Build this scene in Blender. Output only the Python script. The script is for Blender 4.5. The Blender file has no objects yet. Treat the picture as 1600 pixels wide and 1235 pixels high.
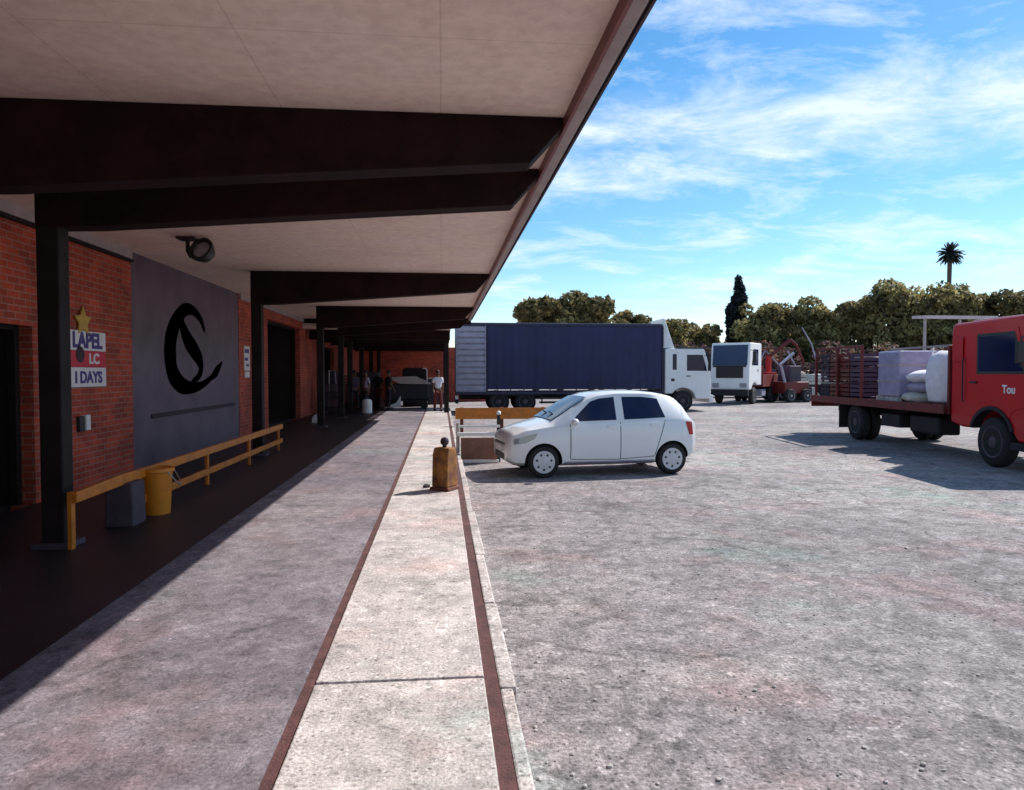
import bpy, bmesh, math, random
from math import radians as R, sin, cos, pi
from mathutils import Vector, Matrix

sc = bpy.context.scene
COL = sc.collection
random.seed(11)

# ------------------------------------------------------------------ camera
cam = bpy.data.objects.new('camera', bpy.data.cameras.new('camera'))
COL.objects.link(cam)
cam.data.sensor_width = 36
cam.data.lens = 36 * 1110 / 1600
cam.data.clip_start = .05
cam.data.clip_end = 6000
cam.location = (0, 0, 1.85)
cam.rotation_euler = (R(90 - 1.78), 0, R(-5.66))
sc.camera = cam

# ------------------------------------------------------------------ sky and sun
SUN = Vector((.9, .55, 1.0)).normalized()          # direction towards the sun
EL = math.asin(SUN.z)
AZ = math.atan2(SUN.x, SUN.y)
world = bpy.data.worlds.new('World')
sc.world = world
world.use_nodes = True
wn, wl = world.node_tree.nodes, world.node_tree.links
wn.clear()


def N(nodes, t, **k):
    n = nodes.new(t)
    for a, b in k.items():
        setattr(n, a, b)
    return n


def mth(nodes, links, op, a, b=None, c=None):
    n = nodes.new('ShaderNodeMath')
    n.operation = op
    for i, v in enumerate((a, b, c)):
        if v is None:
            continue
        if isinstance(v, (int, float)):
            n.inputs[i].default_value = v
        else:
            links.new(v, n.inputs[i])
    return n.outputs[0]


sky = N(wn, 'ShaderNodeTexSky', sky_type='NISHITA', sun_disc=False, sun_elevation=EL, sun_rotation=AZ,
        altitude=0, air_density=1.0, dust_density=.15, ozone_density=2.5)
bg = wn.new('ShaderNodeBackground')
bg.inputs['Strength'].default_value = .14
out = wn.new('ShaderNodeOutputWorld')
tc = wn.new('ShaderNodeTexCoord')
sp = wn.new('ShaderNodeSeparateXYZ')
wl.new(tc.outputs['Generated'], sp.inputs[0])
zz = mth(wn, wl, 'MAXIMUM', sp.outputs[2], .0)
zd = mth(wn, wl, 'ADD', zz, .12)
cx = mth(wn, wl, 'DIVIDE', sp.outputs[0], zd)
cy = mth(wn, wl, 'DIVIDE', sp.outputs[1], zd)
cb = wn.new('ShaderNodeCombineXYZ')
wl.new(cx, cb.inputs[0])
wl.new(cy, cb.inputs[1])
mp = wn.new('ShaderNodeMapping')
mp.inputs['Location'].default_value = (3.1, 1.9, 0)
mp.inputs['Rotation'].default_value = (0, 0, R(28))
mp.inputs['Scale'].default_value = (.75, 1.15, 1)
wl.new(cb.outputs[0], mp.inputs[0])
n1 = N(wn, 'ShaderNodeTexNoise')
n1.inputs['Scale'].default_value = 2.3
n1.inputs['Detail'].default_value = 9
n1.inputs['Roughness'].default_value = .68
n1.inputs['Distortion'].default_value = .45
wl.new(mp.outputs[0], n1.inputs['Vector'])
cr = wn.new('ShaderNodeValToRGB')
cr.color_ramp.elements[0].position = .47
cr.color_ramp.elements[0].color = (0, 0, 0, 1)
cr.color_ramp.elements[1].position = .70
cr.color_ramp.elements[1].color = (1, 1, 1, 1)
wl.new(n1.outputs[0], cr.inputs[0])
nb = N(wn, 'ShaderNodeTexNoise')
nb.inputs['Scale'].default_value = 5.5
nb.inputs['Detail'].default_value = 8
nb.inputs['Roughness'].default_value = .66
mb = wn.new('ShaderNodeMapping')
mb.inputs['Scale'].default_value = (1, 1, 2.6)
wl.new(tc.outputs['Generated'], mb.inputs[0])
wl.new(mb.outputs[0], nb.inputs['Vector'])
bz = mth(wn, wl, 'ADD', sp.outputs[2], mth(wn, wl, 'MULTIPLY_ADD', nb.outputs[0], .16, -.08))
bd = wn.new('ShaderNodeValToRGB')                    # a broad bank of thin cloud at 15 to 20 degrees
be = bd.color_ramp.elements
be[0].position, be[0].color = .235, (0, 0, 0, 1)
be[1].position, be[1].color = .28, (.5, .5, .5, 1)
for p_, v_ in ((.32, .45), (.36, 0)):
    q_ = be.new(p_)
    q_.color = (v_, v_, v_, 1)
wl.new(bz, bd.inputs[0])
nr = wn.new('ShaderNodeValToRGB')
nr.color_ramp.elements[0].position = .3
nr.color_ramp.elements[1].position = .6
wl.new(nb.outputs[0], nr.inputs[0])
band = mth(wn, wl, 'MULTIPLY', bd.outputs[0], nr.outputs[0])
cm = mth(wn, wl, 'MINIMUM', mth(wn, wl, 'ADD', mth(wn, wl, 'MULTIPLY', cr.outputs[0], .72), band), .80)
hs = wn.new('ShaderNodeHueSaturation')
hs.inputs['Hue'].default_value = .495
hs.inputs['Saturation'].default_value = 1.3
hs.inputs['Value'].default_value = .86
wl.new(sky.outputs[0], hs.inputs['Color'])
mx = N(wn, 'ShaderNodeMixRGB')
wl.new(cm, mx.inputs[0])
wl.new(hs.outputs[0], mx.inputs[1])
mx.inputs[2].default_value = (5.6, 6.1, 6.6, 1)
wl.new(mx.outputs[0], bg.inputs[0])
wl.new(bg.outputs[0], out.inputs[0])

sun = bpy.data.objects.new('sun', bpy.data.lights.new('sun', 'SUN'))
COL.objects.link(sun)
sun.data.energy = 5.0
sun.data.angle = R(.5)
sun.data.color = (1, .95, .88)
sun.rotation_euler = SUN.to_track_quat('Z', 'Y').to_euler()
sun.location = (30, 20, 40)

sc.view_settings.view_transform = 'Standard'
sc.view_settings.look = 'None'
sc.view_settings.exposure = .4
sc.view_settings.gamma = 1


# ------------------------------------------------------------------ materials
def mat(name, col, rough=.6, metal=0, var=.18, scale=5, bump=0, bscale=60, coat=0, alt=None, spec=.5, stain=0):
    m = bpy.data.materials.new(name)
    m.use_nodes = True
    nd, lk = m.node_tree.nodes, m.node_tree.links
    b = nd['Principled BSDF']
    b.inputs['Roughness'].default_value = rough
    b.inputs['Metallic'].default_value = metal
    b.inputs['Specular IOR Level'].default_value = spec
    if coat:
        b.inputs['Coat Weight'].default_value = coat
        b.inputs['Coat Roughness'].default_value = .06
    t = nd.new('ShaderNodeTexCoord')
    n = nd.new('ShaderNodeTexNoise')
    n.inputs['Scale'].default_value = scale
    n.inputs['Detail'].default_value = 6
    n.inputs['Roughness'].default_value = .6
    lk.new(t.outputs['Object'], n.inputs['Vector'])
    r = nd.new('ShaderNodeValToRGB')
    e = r.color_ramp.elements
    e[0].position, e[1].position = .3, .7
    a = alt if alt else [c * (1 - var) for c in col]
    e[0].color = (*a, 1)
    e[1].color = (*[min(1, c * (1 + var * .6)) for c in col], 1)
    lk.new(n.outputs[0], r.inputs[0])
    last = r.outputs[0]
    if stain:
        s = nd.new('ShaderNodeTexNoise')
        s.inputs['Scale'].default_value = scale * .37
        s.inputs['Detail'].default_value = 8
        s.inputs['Roughness'].default_value = .7
        lk.new(t.outputs['Object'], s.inputs['Vector'])
        q = nd.new('ShaderNodeValToRGB')
        q.color_ramp.elements[0].position = .5
        q.color_ramp.elements[0].color = (1, 1, 1, 1)
        q.color_ramp.elements[1].position = .75
        q.color_ramp.elements[1].color = (1 - stain, 1 - stain, 1 - stain, 1)
        lk.new(s.outputs[0], q.inputs[0])
        x = nd.new('ShaderNodeMixRGB')
        x.blend_type = 'MULTIPLY'
        x.inputs[0].default_value = 1
        lk.new(last, x.inputs[1])
        lk.new(q.outputs[0], x.inputs[2])
        last = x.outputs[0]
    lk.new(last, b.inputs['Base Color'])
    if bump:
        n2 = nd.new('ShaderNodeTexNoise')
        n2.inputs['Scale'].default_value = bscale
        n2.inputs['Detail'].default_value = 5
        lk.new(t.outputs['Object'], n2.inputs['Vector'])
        bp = nd.new('ShaderNodeBump')
        bp.inputs['Strength'].default_value = bump
        bp.inputs['Distance'].default_value = .02
        lk.new(n2.outputs[0], bp.inputs['Height'])
        lk.new(bp.outputs[0], b.inputs['Normal'])
    return m


def ramp(nd, lk, src, stops):
    r = nd.new('ShaderNodeValToRGB')
    e = r.color_ramp.elements
    while len(e) < len(stops):
        e.new(.5)
    for el, (p, c) in zip(e, stops):
        el.position = p
        el.color = (*c, 1) if len(c) == 3 else c
    lk.new(src, r.inputs[0])
    return r.outputs[0]


def noise(nd, lk, vec, scale, detail=6, rough=.6, dist=0):
    n = nd.new('ShaderNodeTexNoise')
    n.inputs['Scale'].default_value = scale
    n.inputs['Detail'].default_value = detail
    n.inputs['Roughness'].default_value = rough
    n.inputs['Distortion'].default_value = dist
    lk.new(vec, n.inputs['Vector'])
    return n.outputs[0]


def mixc(nd, lk, a, b, f, mode='MIX'):
    x = nd.new('ShaderNodeMixRGB')
    x.blend_type = mode
    for s, v in ((0, f), (1, a), (2, b)):
        if isinstance(v, (int, float)):
            x.inputs[s].default_value = v
        elif isinstance(v, tuple):
            x.inputs[s].default_value = (*v, 1)
        else:
            lk.new(v, x.inputs[s])
    return x.outputs[0]


def ground_mat(name, tones, speck, crack, bump, rough=.9, grit=70, chips=0, rough2=0, oil=0):
    """mottled mineral surface: big patches, medium blotches, fine grit, cracks"""
    m = bpy.data.materials.new(name)
    m.use_nodes = True
    nd, lk = m.node_tree.nodes, m.node_tree.links
    b = nd['Principled BSDF']
    b.inputs['Roughness'].default_value = rough
    b.inputs['Specular IOR Level'].default_value = .25
    t = nd.new('ShaderNodeTexCoord').outputs['Object']
    c = ramp(nd, lk, noise(nd, lk, t, .22, 7, .62, .6), [(.32, tones[0]), (.5, tones[1]), (.66, tones[2])])
    mid = noise(nd, lk, t, 2.6, 8, .72, .3)
    c = mixc(nd, lk, c, ramp(nd, lk, mid, [(.28, (.5,) * 3), (.5, (1,) * 3), (.72, (1.4,) * 3)]), 1.0, 'MULTIPLY')
    if rough2:
        m2 = noise(nd, lk, t, 8.5, 9, .78, .8)
        c = mixc(nd, lk, c, ramp(nd, lk, m2, [(.3, (.42,) * 3), (.5, (1,) * 3), (.7, (1.6,) * 3)]), rough2, 'MULTIPLY')
    fine = noise(nd, lk, t, grit, 4, .7)
    c = mixc(nd, lk, c, ramp(nd, lk, fine, [(.3, (.45,) * 3), (.5, (1,) * 3), (.68, (1.4,) * 3)]), speck, 'MULTIPLY')
    v = nd.new('ShaderNodeTexVoronoi')
    v.feature = 'DISTANCE_TO_EDGE'
    v.inputs['Scale'].default_value = .55
    wv = nd.new('ShaderNodeVectorMath')
    wv.operation = 'MULTIPLY_ADD'
    nn = nd.new('ShaderNodeTexNoise')
    nn.inputs['Scale'].default_value = 1.4
    nn.inputs['Detail'].default_value = 5
    lk.new(t, nn.inputs['Vector'])
    lk.new(nn.outputs['Color'], wv.inputs[0])
    wv.inputs[1].default_value = (.9, .9, .9)
    lk.new(t, wv.inputs[2])
    lk.new(wv.outputs[0], v.inputs['Vector'])
    cf = ramp(nd, lk, v.outputs['Distance'], [(0, (1 - crack,) * 3), (.022, (1,) * 3)])
    c = mixc(nd, lk, c, cf, ramp(nd, lk, noise(nd, lk, t, .3, 3), [(.42, (0,) * 3), (.55, (1,) * 3)]), 'MULTIPLY')
    for sc_, lo, hi in ((34, .3, 1.75), (13, .55, 1.5)):
        vc = nd.new('ShaderNodeTexVoronoi')
        vc.inputs['Scale'].default_value = sc_
        lk.new(t, vc.inputs['Vector'])
        sh = nd.new('ShaderNodeSeparateColor')
        lk.new(vc.outputs['Color'], sh.inputs[0])
        spot = ramp(nd, lk, vc.outputs['Distance'], [(.22, (1,) * 3), (.42, (0,) * 3)])
        tone = ramp(nd, lk, sh.outputs[0], [(.12, (lo,) * 3), (.3, (1,) * 3), (.7, (1,) * 3), (.92, (hi,) * 3)])
        c = mixc(nd, lk, c, tone, mth(nd, lk, 'MULTIPLY', spot, chips), 'MULTIPLY')
    if oil:
        vo = nd.new('ShaderNodeTexVoronoi')
        vo.inputs['Scale'].default_value = .8
        wo = nd.new('ShaderNodeVectorMath')
        wo.operation = 'MULTIPLY_ADD'
        no = nd.new('ShaderNodeTexNoise')
        no.inputs['Scale'].default_value = 3.5
        no.inputs['Detail'].default_value = 6
        lk.new(t, no.inputs['Vector'])
        lk.new(no.outputs['Color'], wo.inputs[0])
        wo.inputs[1].default_value = (.35, .35, .35)
        lk.new(t, wo.inputs[2])
        lk.new(wo.outputs[0], vo.inputs['Vector'])
        so = nd.new('ShaderNodeSeparateColor')
        lk.new(vo.outputs['Color'], so.inputs[0])
        pick = ramp(nd, lk, so.outputs[1], [(.62, (0,) * 3), (.66, (1,) * 3)])
        spot = ramp(nd, lk, vo.outputs['Distance'], [(.08, (oil,) * 3), (.26, (0,) * 3)])
        c = mixc(nd, lk, c, (.32, .27, .28), mth(nd, lk, 'MULTIPLY', spot, pick), 'MULTIPLY')
    c = mixc(nd, lk, c, (.82, 1.05, 1.0), ramp(nd, lk, noise(nd, lk, t, .45, 5, .6), [(.56, (0,) * 3), (.68, (1,) * 3)]), 'MULTIPLY')
    c = mixc(nd, lk, c, (1.12, .95, .92), ramp(nd, lk, noise(nd, lk, t, .8, 5, .6), [(.54, (0,) * 3), (.68, (1,) * 3)]), 'MULTIPLY')
    lk.new(c, b.inputs['Base Color'])
    h = mixc(nd, lk, mid, fine, .55)
    bp = nd.new('ShaderNodeBump')
    bp.inputs['Strength'].default_value = bump
    bp.inputs['Distance'].default_value = .03
    lk.new(h, bp.inputs['Height'])
    lk.new(bp.outputs[0], b.inputs['Normal'])
    return m


def brick_mat():
    m = bpy.data.materials.new('red_brick')
    m.use_nodes = True
    nd, lk = m.node_tree.nodes, m.node_tree.links
    b = nd['Principled BSDF']
    b.inputs['Roughness'].default_value = .8
    t = nd.new('ShaderNodeTexCoord').outputs['Object']
    s = nd.new('ShaderNodeSeparateXYZ')
    lk.new(t, s.inputs[0])
    u = mth(nd, lk, 'ADD', s.outputs[0], s.outputs[1])
    cb = nd.new('ShaderNodeCombineXYZ')
    lk.new(u, cb.inputs[0])
    lk.new(s.outputs[2], cb.inputs[1])
    k = nd.new('ShaderNodeTexBrick')
    k.offset = .5
    k.inputs['Scale'].default_value = 1
    k.inputs['Brick Width'].default_value = .235
    k.inputs['Row Height'].default_value = .086
    k.inputs['Mortar Size'].default_value = .008
    k.inputs['Mortar Smooth'].default_value = .2
    k.inputs['Bias'].default_value = -.1
    k.inputs['Color1'].default_value = (.46, .062, .026, 1)
    k.inputs['Color2'].default_value = (.25, .032, .016, 1)
    k.inputs['Mortar'].default_value = (.33, .16, .13, 1)
    lk.new(cb.outputs[0], k.inputs['Vector'])
    c = mixc(nd, lk, k.outputs['Color'], ramp(nd, lk, noise(nd, lk, t, 1.3, 7, .65), [(.3, (.6,) * 3), (.65, (1.25,) * 3)]), 1.0, 'MULTIPLY')
    lk.new(c, b.inputs['Base Color'])
    bp = nd.new('ShaderNodeBump')
    bp.inputs['Strength'].default_value = .6
    bp.inputs['Distance'].default_value = .01
    lk.new(k.outputs['Fac'], bp.inputs['Height'])
    bp.invert = True
    lk.new(bp.outputs[0], b.inputs['Normal'])
    return m


def soffit_mat():
    m = bpy.data.materials.new('painted_soffit')
    m.use_nodes = True
    nd, lk = m.node_tree.nodes, m.node_tree.links
    b = nd['Principled BSDF']
    b.inputs['Roughness'].default_value = .75
    t = nd.new('ShaderNodeTexCoord').outputs['Object']
    c = ramp(nd, lk, noise(nd, lk, t, .7, 8, .6, .5), [(.3, (.80, .60, .54)), (.5, (.90, .71, .60)), (.7, (.90, .72, .67))])
    c = mixc(nd, lk, c, ramp(nd, lk, noise(nd, lk, t, 9, 6, .7), [(.35, (.86, .82, .82)), (.6, (1, 1, 1))]), 1.0, 'MULTIPLY')
    c = mixc(nd, lk, c, (.5, .33, .28), ramp(nd, lk, noise(nd, lk, t, 1.7, 9, .75, 1), [(.6, (0,) * 3), (.8, (.7,) * 3)]))
    k = nd.new('ShaderNodeTexBrick')
    k.offset = 0
    k.inputs['Scale'].default_value = 1
    k.inputs['Brick Width'].default_value = 1.2
    k.inputs['Row Height'].default_value = 1.45
    k.inputs['Mortar Size'].default_value = .006
    k.inputs['Color1'].default_value = (1, 1, 1, 1)
    k.inputs['Color2'].default_value = (1, 1, 1, 1)
    k.inputs['Mortar'].default_value = (.85, .82, .8, 1)
    lk.new(t, k.inputs['Vector'])
    c = mixc(nd, lk, c, k.outputs['Color'], 1.0, 'MULTIPLY')
    lk.new(c, b.inputs['Base Color'])
    return m


def leaf_mat(name, lo, mid, hi, scale=.55):
    m = bpy.data.materials.new(name)
    m.use_nodes = True
    nd, lk = m.node_tree.nodes, m.node_tree.links
    b = nd['Principled BSDF']
    b.inputs['Roughness'].default_value = .65
    b.inputs['Specular IOR Level'].default_value = .2
    t = nd.new('ShaderNodeTexCoord').outputs['Object']
    c = ramp(nd, lk, noise(nd, lk, t, scale, 4, .7), [(.34, lo), (.5, mid), (.64, hi)])
    c = mixc(nd, lk, c, ramp(nd, lk, noise(nd, lk, t, 4, 2), [(.3, (.6,) * 3), (.7, (1.3,) * 3)]), 1.0, 'MULTIPLY')
    lk.new(c, b.inputs['Base Color'])
    tr = nd.new('ShaderNodeBsdfTranslucent')
    lk.new(c, tr.inputs['Color'])
    ms = nd.new('ShaderNodeMixShader')
    ms.inputs[0].default_value = .42
    lk.new(b.outputs[0], ms.inputs[1])
    lk.new(tr.outputs[0], ms.inputs[2])
    lk.new(ms.outputs[0], nd['Material Output'].inputs['Surface'])
    return m


def glass_mat(name, col):
    m = mat(name, col, .08, 0, .1, 2, spec=.3)
    return m


M = dict(
    asphalt=ground_mat('yard_asphalt', [(.182, .160, .167), (.262, .235, .238), (.338, .305, .292)], 1.0, .45, .8, grit=42, chips=.85, rough2=1, oil=.6),
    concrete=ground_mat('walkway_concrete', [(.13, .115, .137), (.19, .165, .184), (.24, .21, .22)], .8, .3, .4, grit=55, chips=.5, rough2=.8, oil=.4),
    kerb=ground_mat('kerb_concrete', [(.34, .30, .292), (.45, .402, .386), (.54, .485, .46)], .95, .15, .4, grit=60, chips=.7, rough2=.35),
    shade_floor=mat('shade_toned_floor', (.022, .013, .020), .5, var=.35, scale=1.6, bump=.08),  # near-black colour carries the canopy's shade on the walkway
    joint=mat('rusty_joint_filler', (.095, .036, .034), .9, var=.5, scale=9, bump=.4, bscale=70),
    brick=brick_mat(), soffit=soffit_mat(),
    beam=mat('dark_painted_concrete', (.020, .0075, .007), .85, var=.5, scale=2.5, bump=.1, spec=.2, stain=.5),
    pillar=mat('dark_painted_steel', (.016, .011, .012), .7, var=.45, spec=.25, scale=3, bump=.08),
    fascia=mat('maroon_gutter_paint', (.19, .05, .05), .5, var=.3, scale=4),
    trim=mat('pale_trim', (.40, .33, .32), .6, var=.2, scale=4),
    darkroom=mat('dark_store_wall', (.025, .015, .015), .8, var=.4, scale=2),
    panel=mat('grey_purple_panel_paint', (.135, .098, .135), .55, var=.3, scale=1.4, stain=.4),
    ink=mat('dark_maroon_paint', (.032, .013, .027), .6, var=.2),
    white=mat('white_paint', (.8, .8, .8), .4, var=.06, scale=3),
    sign_white=mat('white_sign_board', (.78, .75, .78), .4, var=.08, scale=6, stain=.15),
    sign_red=mat('red_sign_board', (.62, .02, .05), .4, var=.15, scale=6),
    sign_blue=mat('navy_lettering', (.06, .04, .22), .5, var=.1),
    gold=mat('gold_paint', (.55, .34, .06), .4, var=.2, scale=12),
    black=mat('black_plastic', (.012, .012, .014), .5, var=.2),
    rubber=mat('tyre_rubber', (.018, .017, .018), .85, var=.3, scale=9, bump=.2),
    steel=mat('dull_steel', (.30, .29, .31), .4, .7, var=.25, scale=7),
    hub=mat('silver_hub_paint', (.60, .60, .63), .4, .1, var=.15, scale=9),
    orange=mat('orange_yellow_paint', (.55, .17, .01), .5, var=.3, scale=6, stain=.35),
    yellow=mat('yellow_plastic', (.64, .21, .010), .45, var=.2, scale=5, stain=.2),
    greybox=mat('grey_concrete_block', (.07, .05, .068), .85, var=.25, scale=6, bump=.3),
    carwhite=mat('white_car_paint', (.80, .81, .82), .28, var=.03, scale=2, coat=.8),
    glass=glass_mat('dark_tinted_glass', (.008, .016, .055)),
    screen=glass_mat('windscreen_glass', (.02, .045, .10)),
    lamp=mat('headlamp_lens', (.30, .31, .34), .1, .0, var=.1, coat=1),
    redlens=mat('red_lamp_lens', (.45, .015, .02), .15, var=.1),
    amber=mat('amber_lens', (.75, .25, .02), .2, var=.1),
    redpaint=mat('red_truck_paint', (.52, .006, .010), .38, var=.10, scale=2, coat=.15, spec=.3),
    reddark=mat('dull_red_deck_paint', (.16, .016, .014), .6, var=.35, scale=4, stain=.4),
    hubdark=mat('dirty_dark_hub', (.09, .075, .085), .6, .2, var=.3, scale=9),
    chassis=mat('chassis_black', (.012, .010, .013), .7, var=.35, scale=5),
    blue=mat('navy_curtain_vinyl', (.014, .017, .078), .6, var=.22, scale=1.2, stain=.3),
    bluedk=mat('dark_navy_trim', (.02, .018, .06), .5, var=.2),
    slat=mat('pale_grey_slats', (.34, .33, .42), .5, .1, var=.2, scale=4),
    wrap=mat('grey_shrink_wrap', (.34, .31, .45), .3, var=.25, scale=5, bump=.3, bscale=14),
    sack=mat('white_sack_fabric', (.72, .70, .74), .8, var=.15, scale=7, bump=.4, bscale=18),
    tarp=mat('dark_purple_tarpaulin', (.07, .035, .065), .7, var=.35, scale=3, bump=.3, bscale=8),
    rust=mat('rust_brown_paint', (.16, .05, .03), .8, var=.45, scale=7, bump=.3),
    brownboard=mat('brown_timber_board', (.26, .13, .09), .75, var=.3, scale=5, bump=.2, alt=(.17, .08, .055)),
    palewood=mat('weathered_pale_boards', (.50, .48, .42), .8, var=.3, scale=5, alt=(.30, .30, .26)),
    bark=mat('tree_bark', (.10, .07, .055), .9, var=.4, scale=6, bump=.5),
    skin=mat('brown_skin', (.16, .075, .045), .5, var=.1),
    hair=mat('black_hair', (.012, .01, .01), .7, var=.2),
    shirt=mat('white_shirt_cloth', (.72, .70, .78), .85, var=.1, scale=9),
    lilac=mat('lilac_grey_shirt_cloth', (.36, .31, .38), .85, var=.15, scale=9),
    darkred=mat('dark_red_trouser_cloth', (.14, .02, .025), .85, var=.2),
    darkcloth=mat('dark_trouser_cloth', (.03, .025, .035), .85, var=.2),
    leaf_gold=leaf_mat('golden_olive_leaves', (.05, .045, .035), (.24, .20, .085), (.50, .44, .19)),
    leaf_olive=leaf_mat('olive_leaves', (.035, .035, .025), (.2, .165, .07), (.48, .37, .16)),
    leaf_purple=leaf_mat('plum_brown_leaves', (.04, .02, .035), (.13, .075, .08), (.34, .22, .13)),
    leaf_dark=leaf_mat('blackish_cypress_leaves', (.012, .018, .022), (.022, .03, .036), (.035, .045, .045)),
    leaf_palm=leaf_mat('dark_palm_leaves', (.02, .028, .025), (.035, .045, .04), (.06, .07, .055)),
    roofpale=mat('pale_roof_sheet', (.60, .50, .50), .6, var=.2, scale=3),
    stone=mat('loose_stone', (.5, .46, .44), .9, var=.4, scale=20),
)


# ------------------------------------------------------------------ mesh helpers
class MB:
    def __init__(s):
        s.bm = bmesh.new()

    def box(s, x0, x1, y0, y1, z0, z1, rot=None):
        v = [s.bm.verts.new((x, y, z)) for x in (x0, x1) for y in (y0, y1) for z in (z0, z1)]
        for f in ((0, 1, 3, 2), (4, 6, 7, 5), (0, 4, 5, 1), (2, 3, 7, 6), (0, 2, 6, 4), (1, 5, 7, 3)):
            s.bm.faces.new([v[i] for i in f])
        if rot:
            c = Vector(((x0 + x1) / 2, (y0 + y1) / 2, (z0 + z1) / 2))
            bmesh.ops.rotate(s.bm, verts=v, cent=c, matrix=Matrix.Rotation(rot[0], 3, rot[1]))
        return s

    def prism(s, pts, ax, a0, a1):
        """polygon in the plane across axis ax, extruded from a0 to a1"""
        def P(p, a):
            return {'x': (a, p[0], p[1]), 'y': (p[0], a, p[1]), 'z': (p[0], p[1], a)}[ax]
        A = [s.bm.verts.new(P(p, a0)) for p in pts]
        B = [s.bm.verts.new(P(p, a1)) for p in pts]
        n = len(pts)
        fs = [s.bm.faces.new(A), s.bm.faces.new(B[::-1])]
        for i in range(n):
            fs.append(s.bm.faces.new((A[i], B[i], B[(i + 1) % n], A[(i + 1) % n])))
        bmesh.ops.recalc_face_normals(s.bm, faces=fs)
        return s

    def cyl(s, p0, p1, r0, r1=None, n=16, caps=True):
        r1 = r0 if r1 is None else r1
        p0, p1 = Vector(p0), Vector(p1)
        d = (p1 - p0).normalized()
        u = d.orthogonal().normalized()
        w = d.cross(u)
        A, B = [], []
        for i in range(n):
            a = 2 * pi * i / n
            o = u * cos(a) + w * sin(a)
            A.append(s.bm.verts.new(p0 + o * r0))
            B.append(s.bm.verts.new(p1 + o * r1))
        for i in range(n):
            s.bm.faces.new((A[i], A[(i + 1) % n], B[(i + 1) % n], B[i]))
        if caps:
            s.bm.faces.new(A[::-1])
            s.bm.faces.new(B)
        return s

    def tube(s, pts, r, n=10):
        pts = [Vector(p) for p in pts]
        rings = []
        prev = None
        for i, p in enumerate(pts):
            d = (pts[min(i + 1, len(pts) - 1)] - pts[max(i - 1, 0)]).normalized()
            u = d.orthogonal().normalized() if prev is None else (prev - d * prev.dot(d)).normalized()
            prev = u
            w = d.cross(u)
            rr = r[i] if isinstance(r, (list, tuple)) else r
            rings.append([s.bm.verts.new(p + (u * cos(2 * pi * k / n) + w * sin(2 * pi * k / n)) * rr) for k in range(n)])
        for a, b in zip(rings, rings[1:]):
            for k in range(n):
                s.bm.faces.new((a[k], a[(k + 1) % n], b[(k + 1) % n], b[k]))
        s.bm.faces.new(rings[0][::-1])
        s.bm.faces.new(rings[-1])
        return s

    def lathe(s, prof, c=(0, 0, 0), ax='z', n=28):
        """profile of (radius, height) spun round the axis through c"""
        rings = []
        for r, h in prof:
            ring = []
            for k in range(n):
                a = 2 * pi * k / n
                q = {'z': (r * cos(a), r * sin(a), h), 'y': (r * cos(a), h, r * sin(a)), 'x': (h, r * cos(a), r * sin(a))}[ax]
                ring.append(s.bm.verts.new((c[0] + q[0], c[1] + q[1], c[2] + q[2])))
            rings.append(ring)
        fs = []
        for a, b in zip(rings, rings[1:]):
            for k in range(n):
                fs.append(s.bm.faces.new((a[k], a[(k + 1) % n], b[(k + 1) % n], b[k])))
        fs.append(s.bm.faces.new(rings[0]))
        fs.append(s.bm.faces.new(rings[-1]))
        bmesh.ops.recalc_face_normals(s.bm, faces=fs)
        return s

    def blob(s, c, r, sub=2, jit=.12, seed=0):
        rr = random.Random(seed)
        g = bmesh.ops.create_icosphere(s.bm, subdivisions=sub, radius=1)
        for v in g['verts']:
            k = 1 + rr.uniform(-jit, jit)
            v.co = Vector((c[0] + v.co.x * r[0] * k, c[1] + v.co.y * r[1] * k, c[2] + v.co.z * r[2] * k))
        return s

    def build(s, name, m, parent=None, smooth=False, bevel=0, seg=2, angle=40):
        me = bpy.data.meshes.new(name)
        s.bm.to_mesh(me)
        s.bm.free()
        return link(name, me, m, parent, smooth, bevel, seg, angle)


def link(name, me, m, parent=None, smooth=False, bevel=0, seg=2, angle=40):
    o = bpy.data.objects.new(name, me)
    COL.objects.link(o)
    if m is not None and not me.materials:
        me.materials.append(M[m] if isinstance(m, str) else m)
    if smooth:
        for p in me.polygons:
            p.use_smooth = True
        me.set_sharp_from_angle(angle=R(angle))
    if bevel:
        b = o.modifiers.new('bevel', 'BEVEL')
        b.width = bevel
        b.segments = seg
        b.limit_method = 'ANGLE'
        b.angle_limit = R(35)
    if parent:
        o.parent = parent
    return o


def tag(o, label, cat, group=None):
    o['label'] = label
    o['category'] = cat
    if group:
        o['group'] = group
    return o


def thing(name, label, cat, loc=(0, 0, 0), rz=0, group=None):
    o = bpy.data.objects.new(name, None)
    COL.objects.link(o)
    o.empty_display_size = .2
    o.location = loc
    o.rotation_euler = (0, 0, rz)
    return tag(o, label, cat, group)


def struct(o, kind='structure'):
    o['kind'] = kind
    return o


def dup(root, loc=None, rz=None, label=None, group=None):
    def cp(o, par):
        c = o.copy()
        COL.objects.link(c)
        if par:
            c.parent = par
        for ch in [k for k in bpy.data.objects if k.parent == o]:
            cp(ch, c)
        return c
    r = cp(root, None)
    if loc:
        r.location = loc
    if rz is not None:
        r.rotation_euler = (0, 0, rz)
    if label:
        r['label'] = label
    if group:
        r['group'] = group
    return r


def baked(o):
    """evaluated mesh of an object with its modifiers"""
    dg = bpy.context.evaluated_depsgraph_get()
    me = bpy.data.meshes.new_from_object(o.evaluated_get(dg))
    return me


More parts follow.
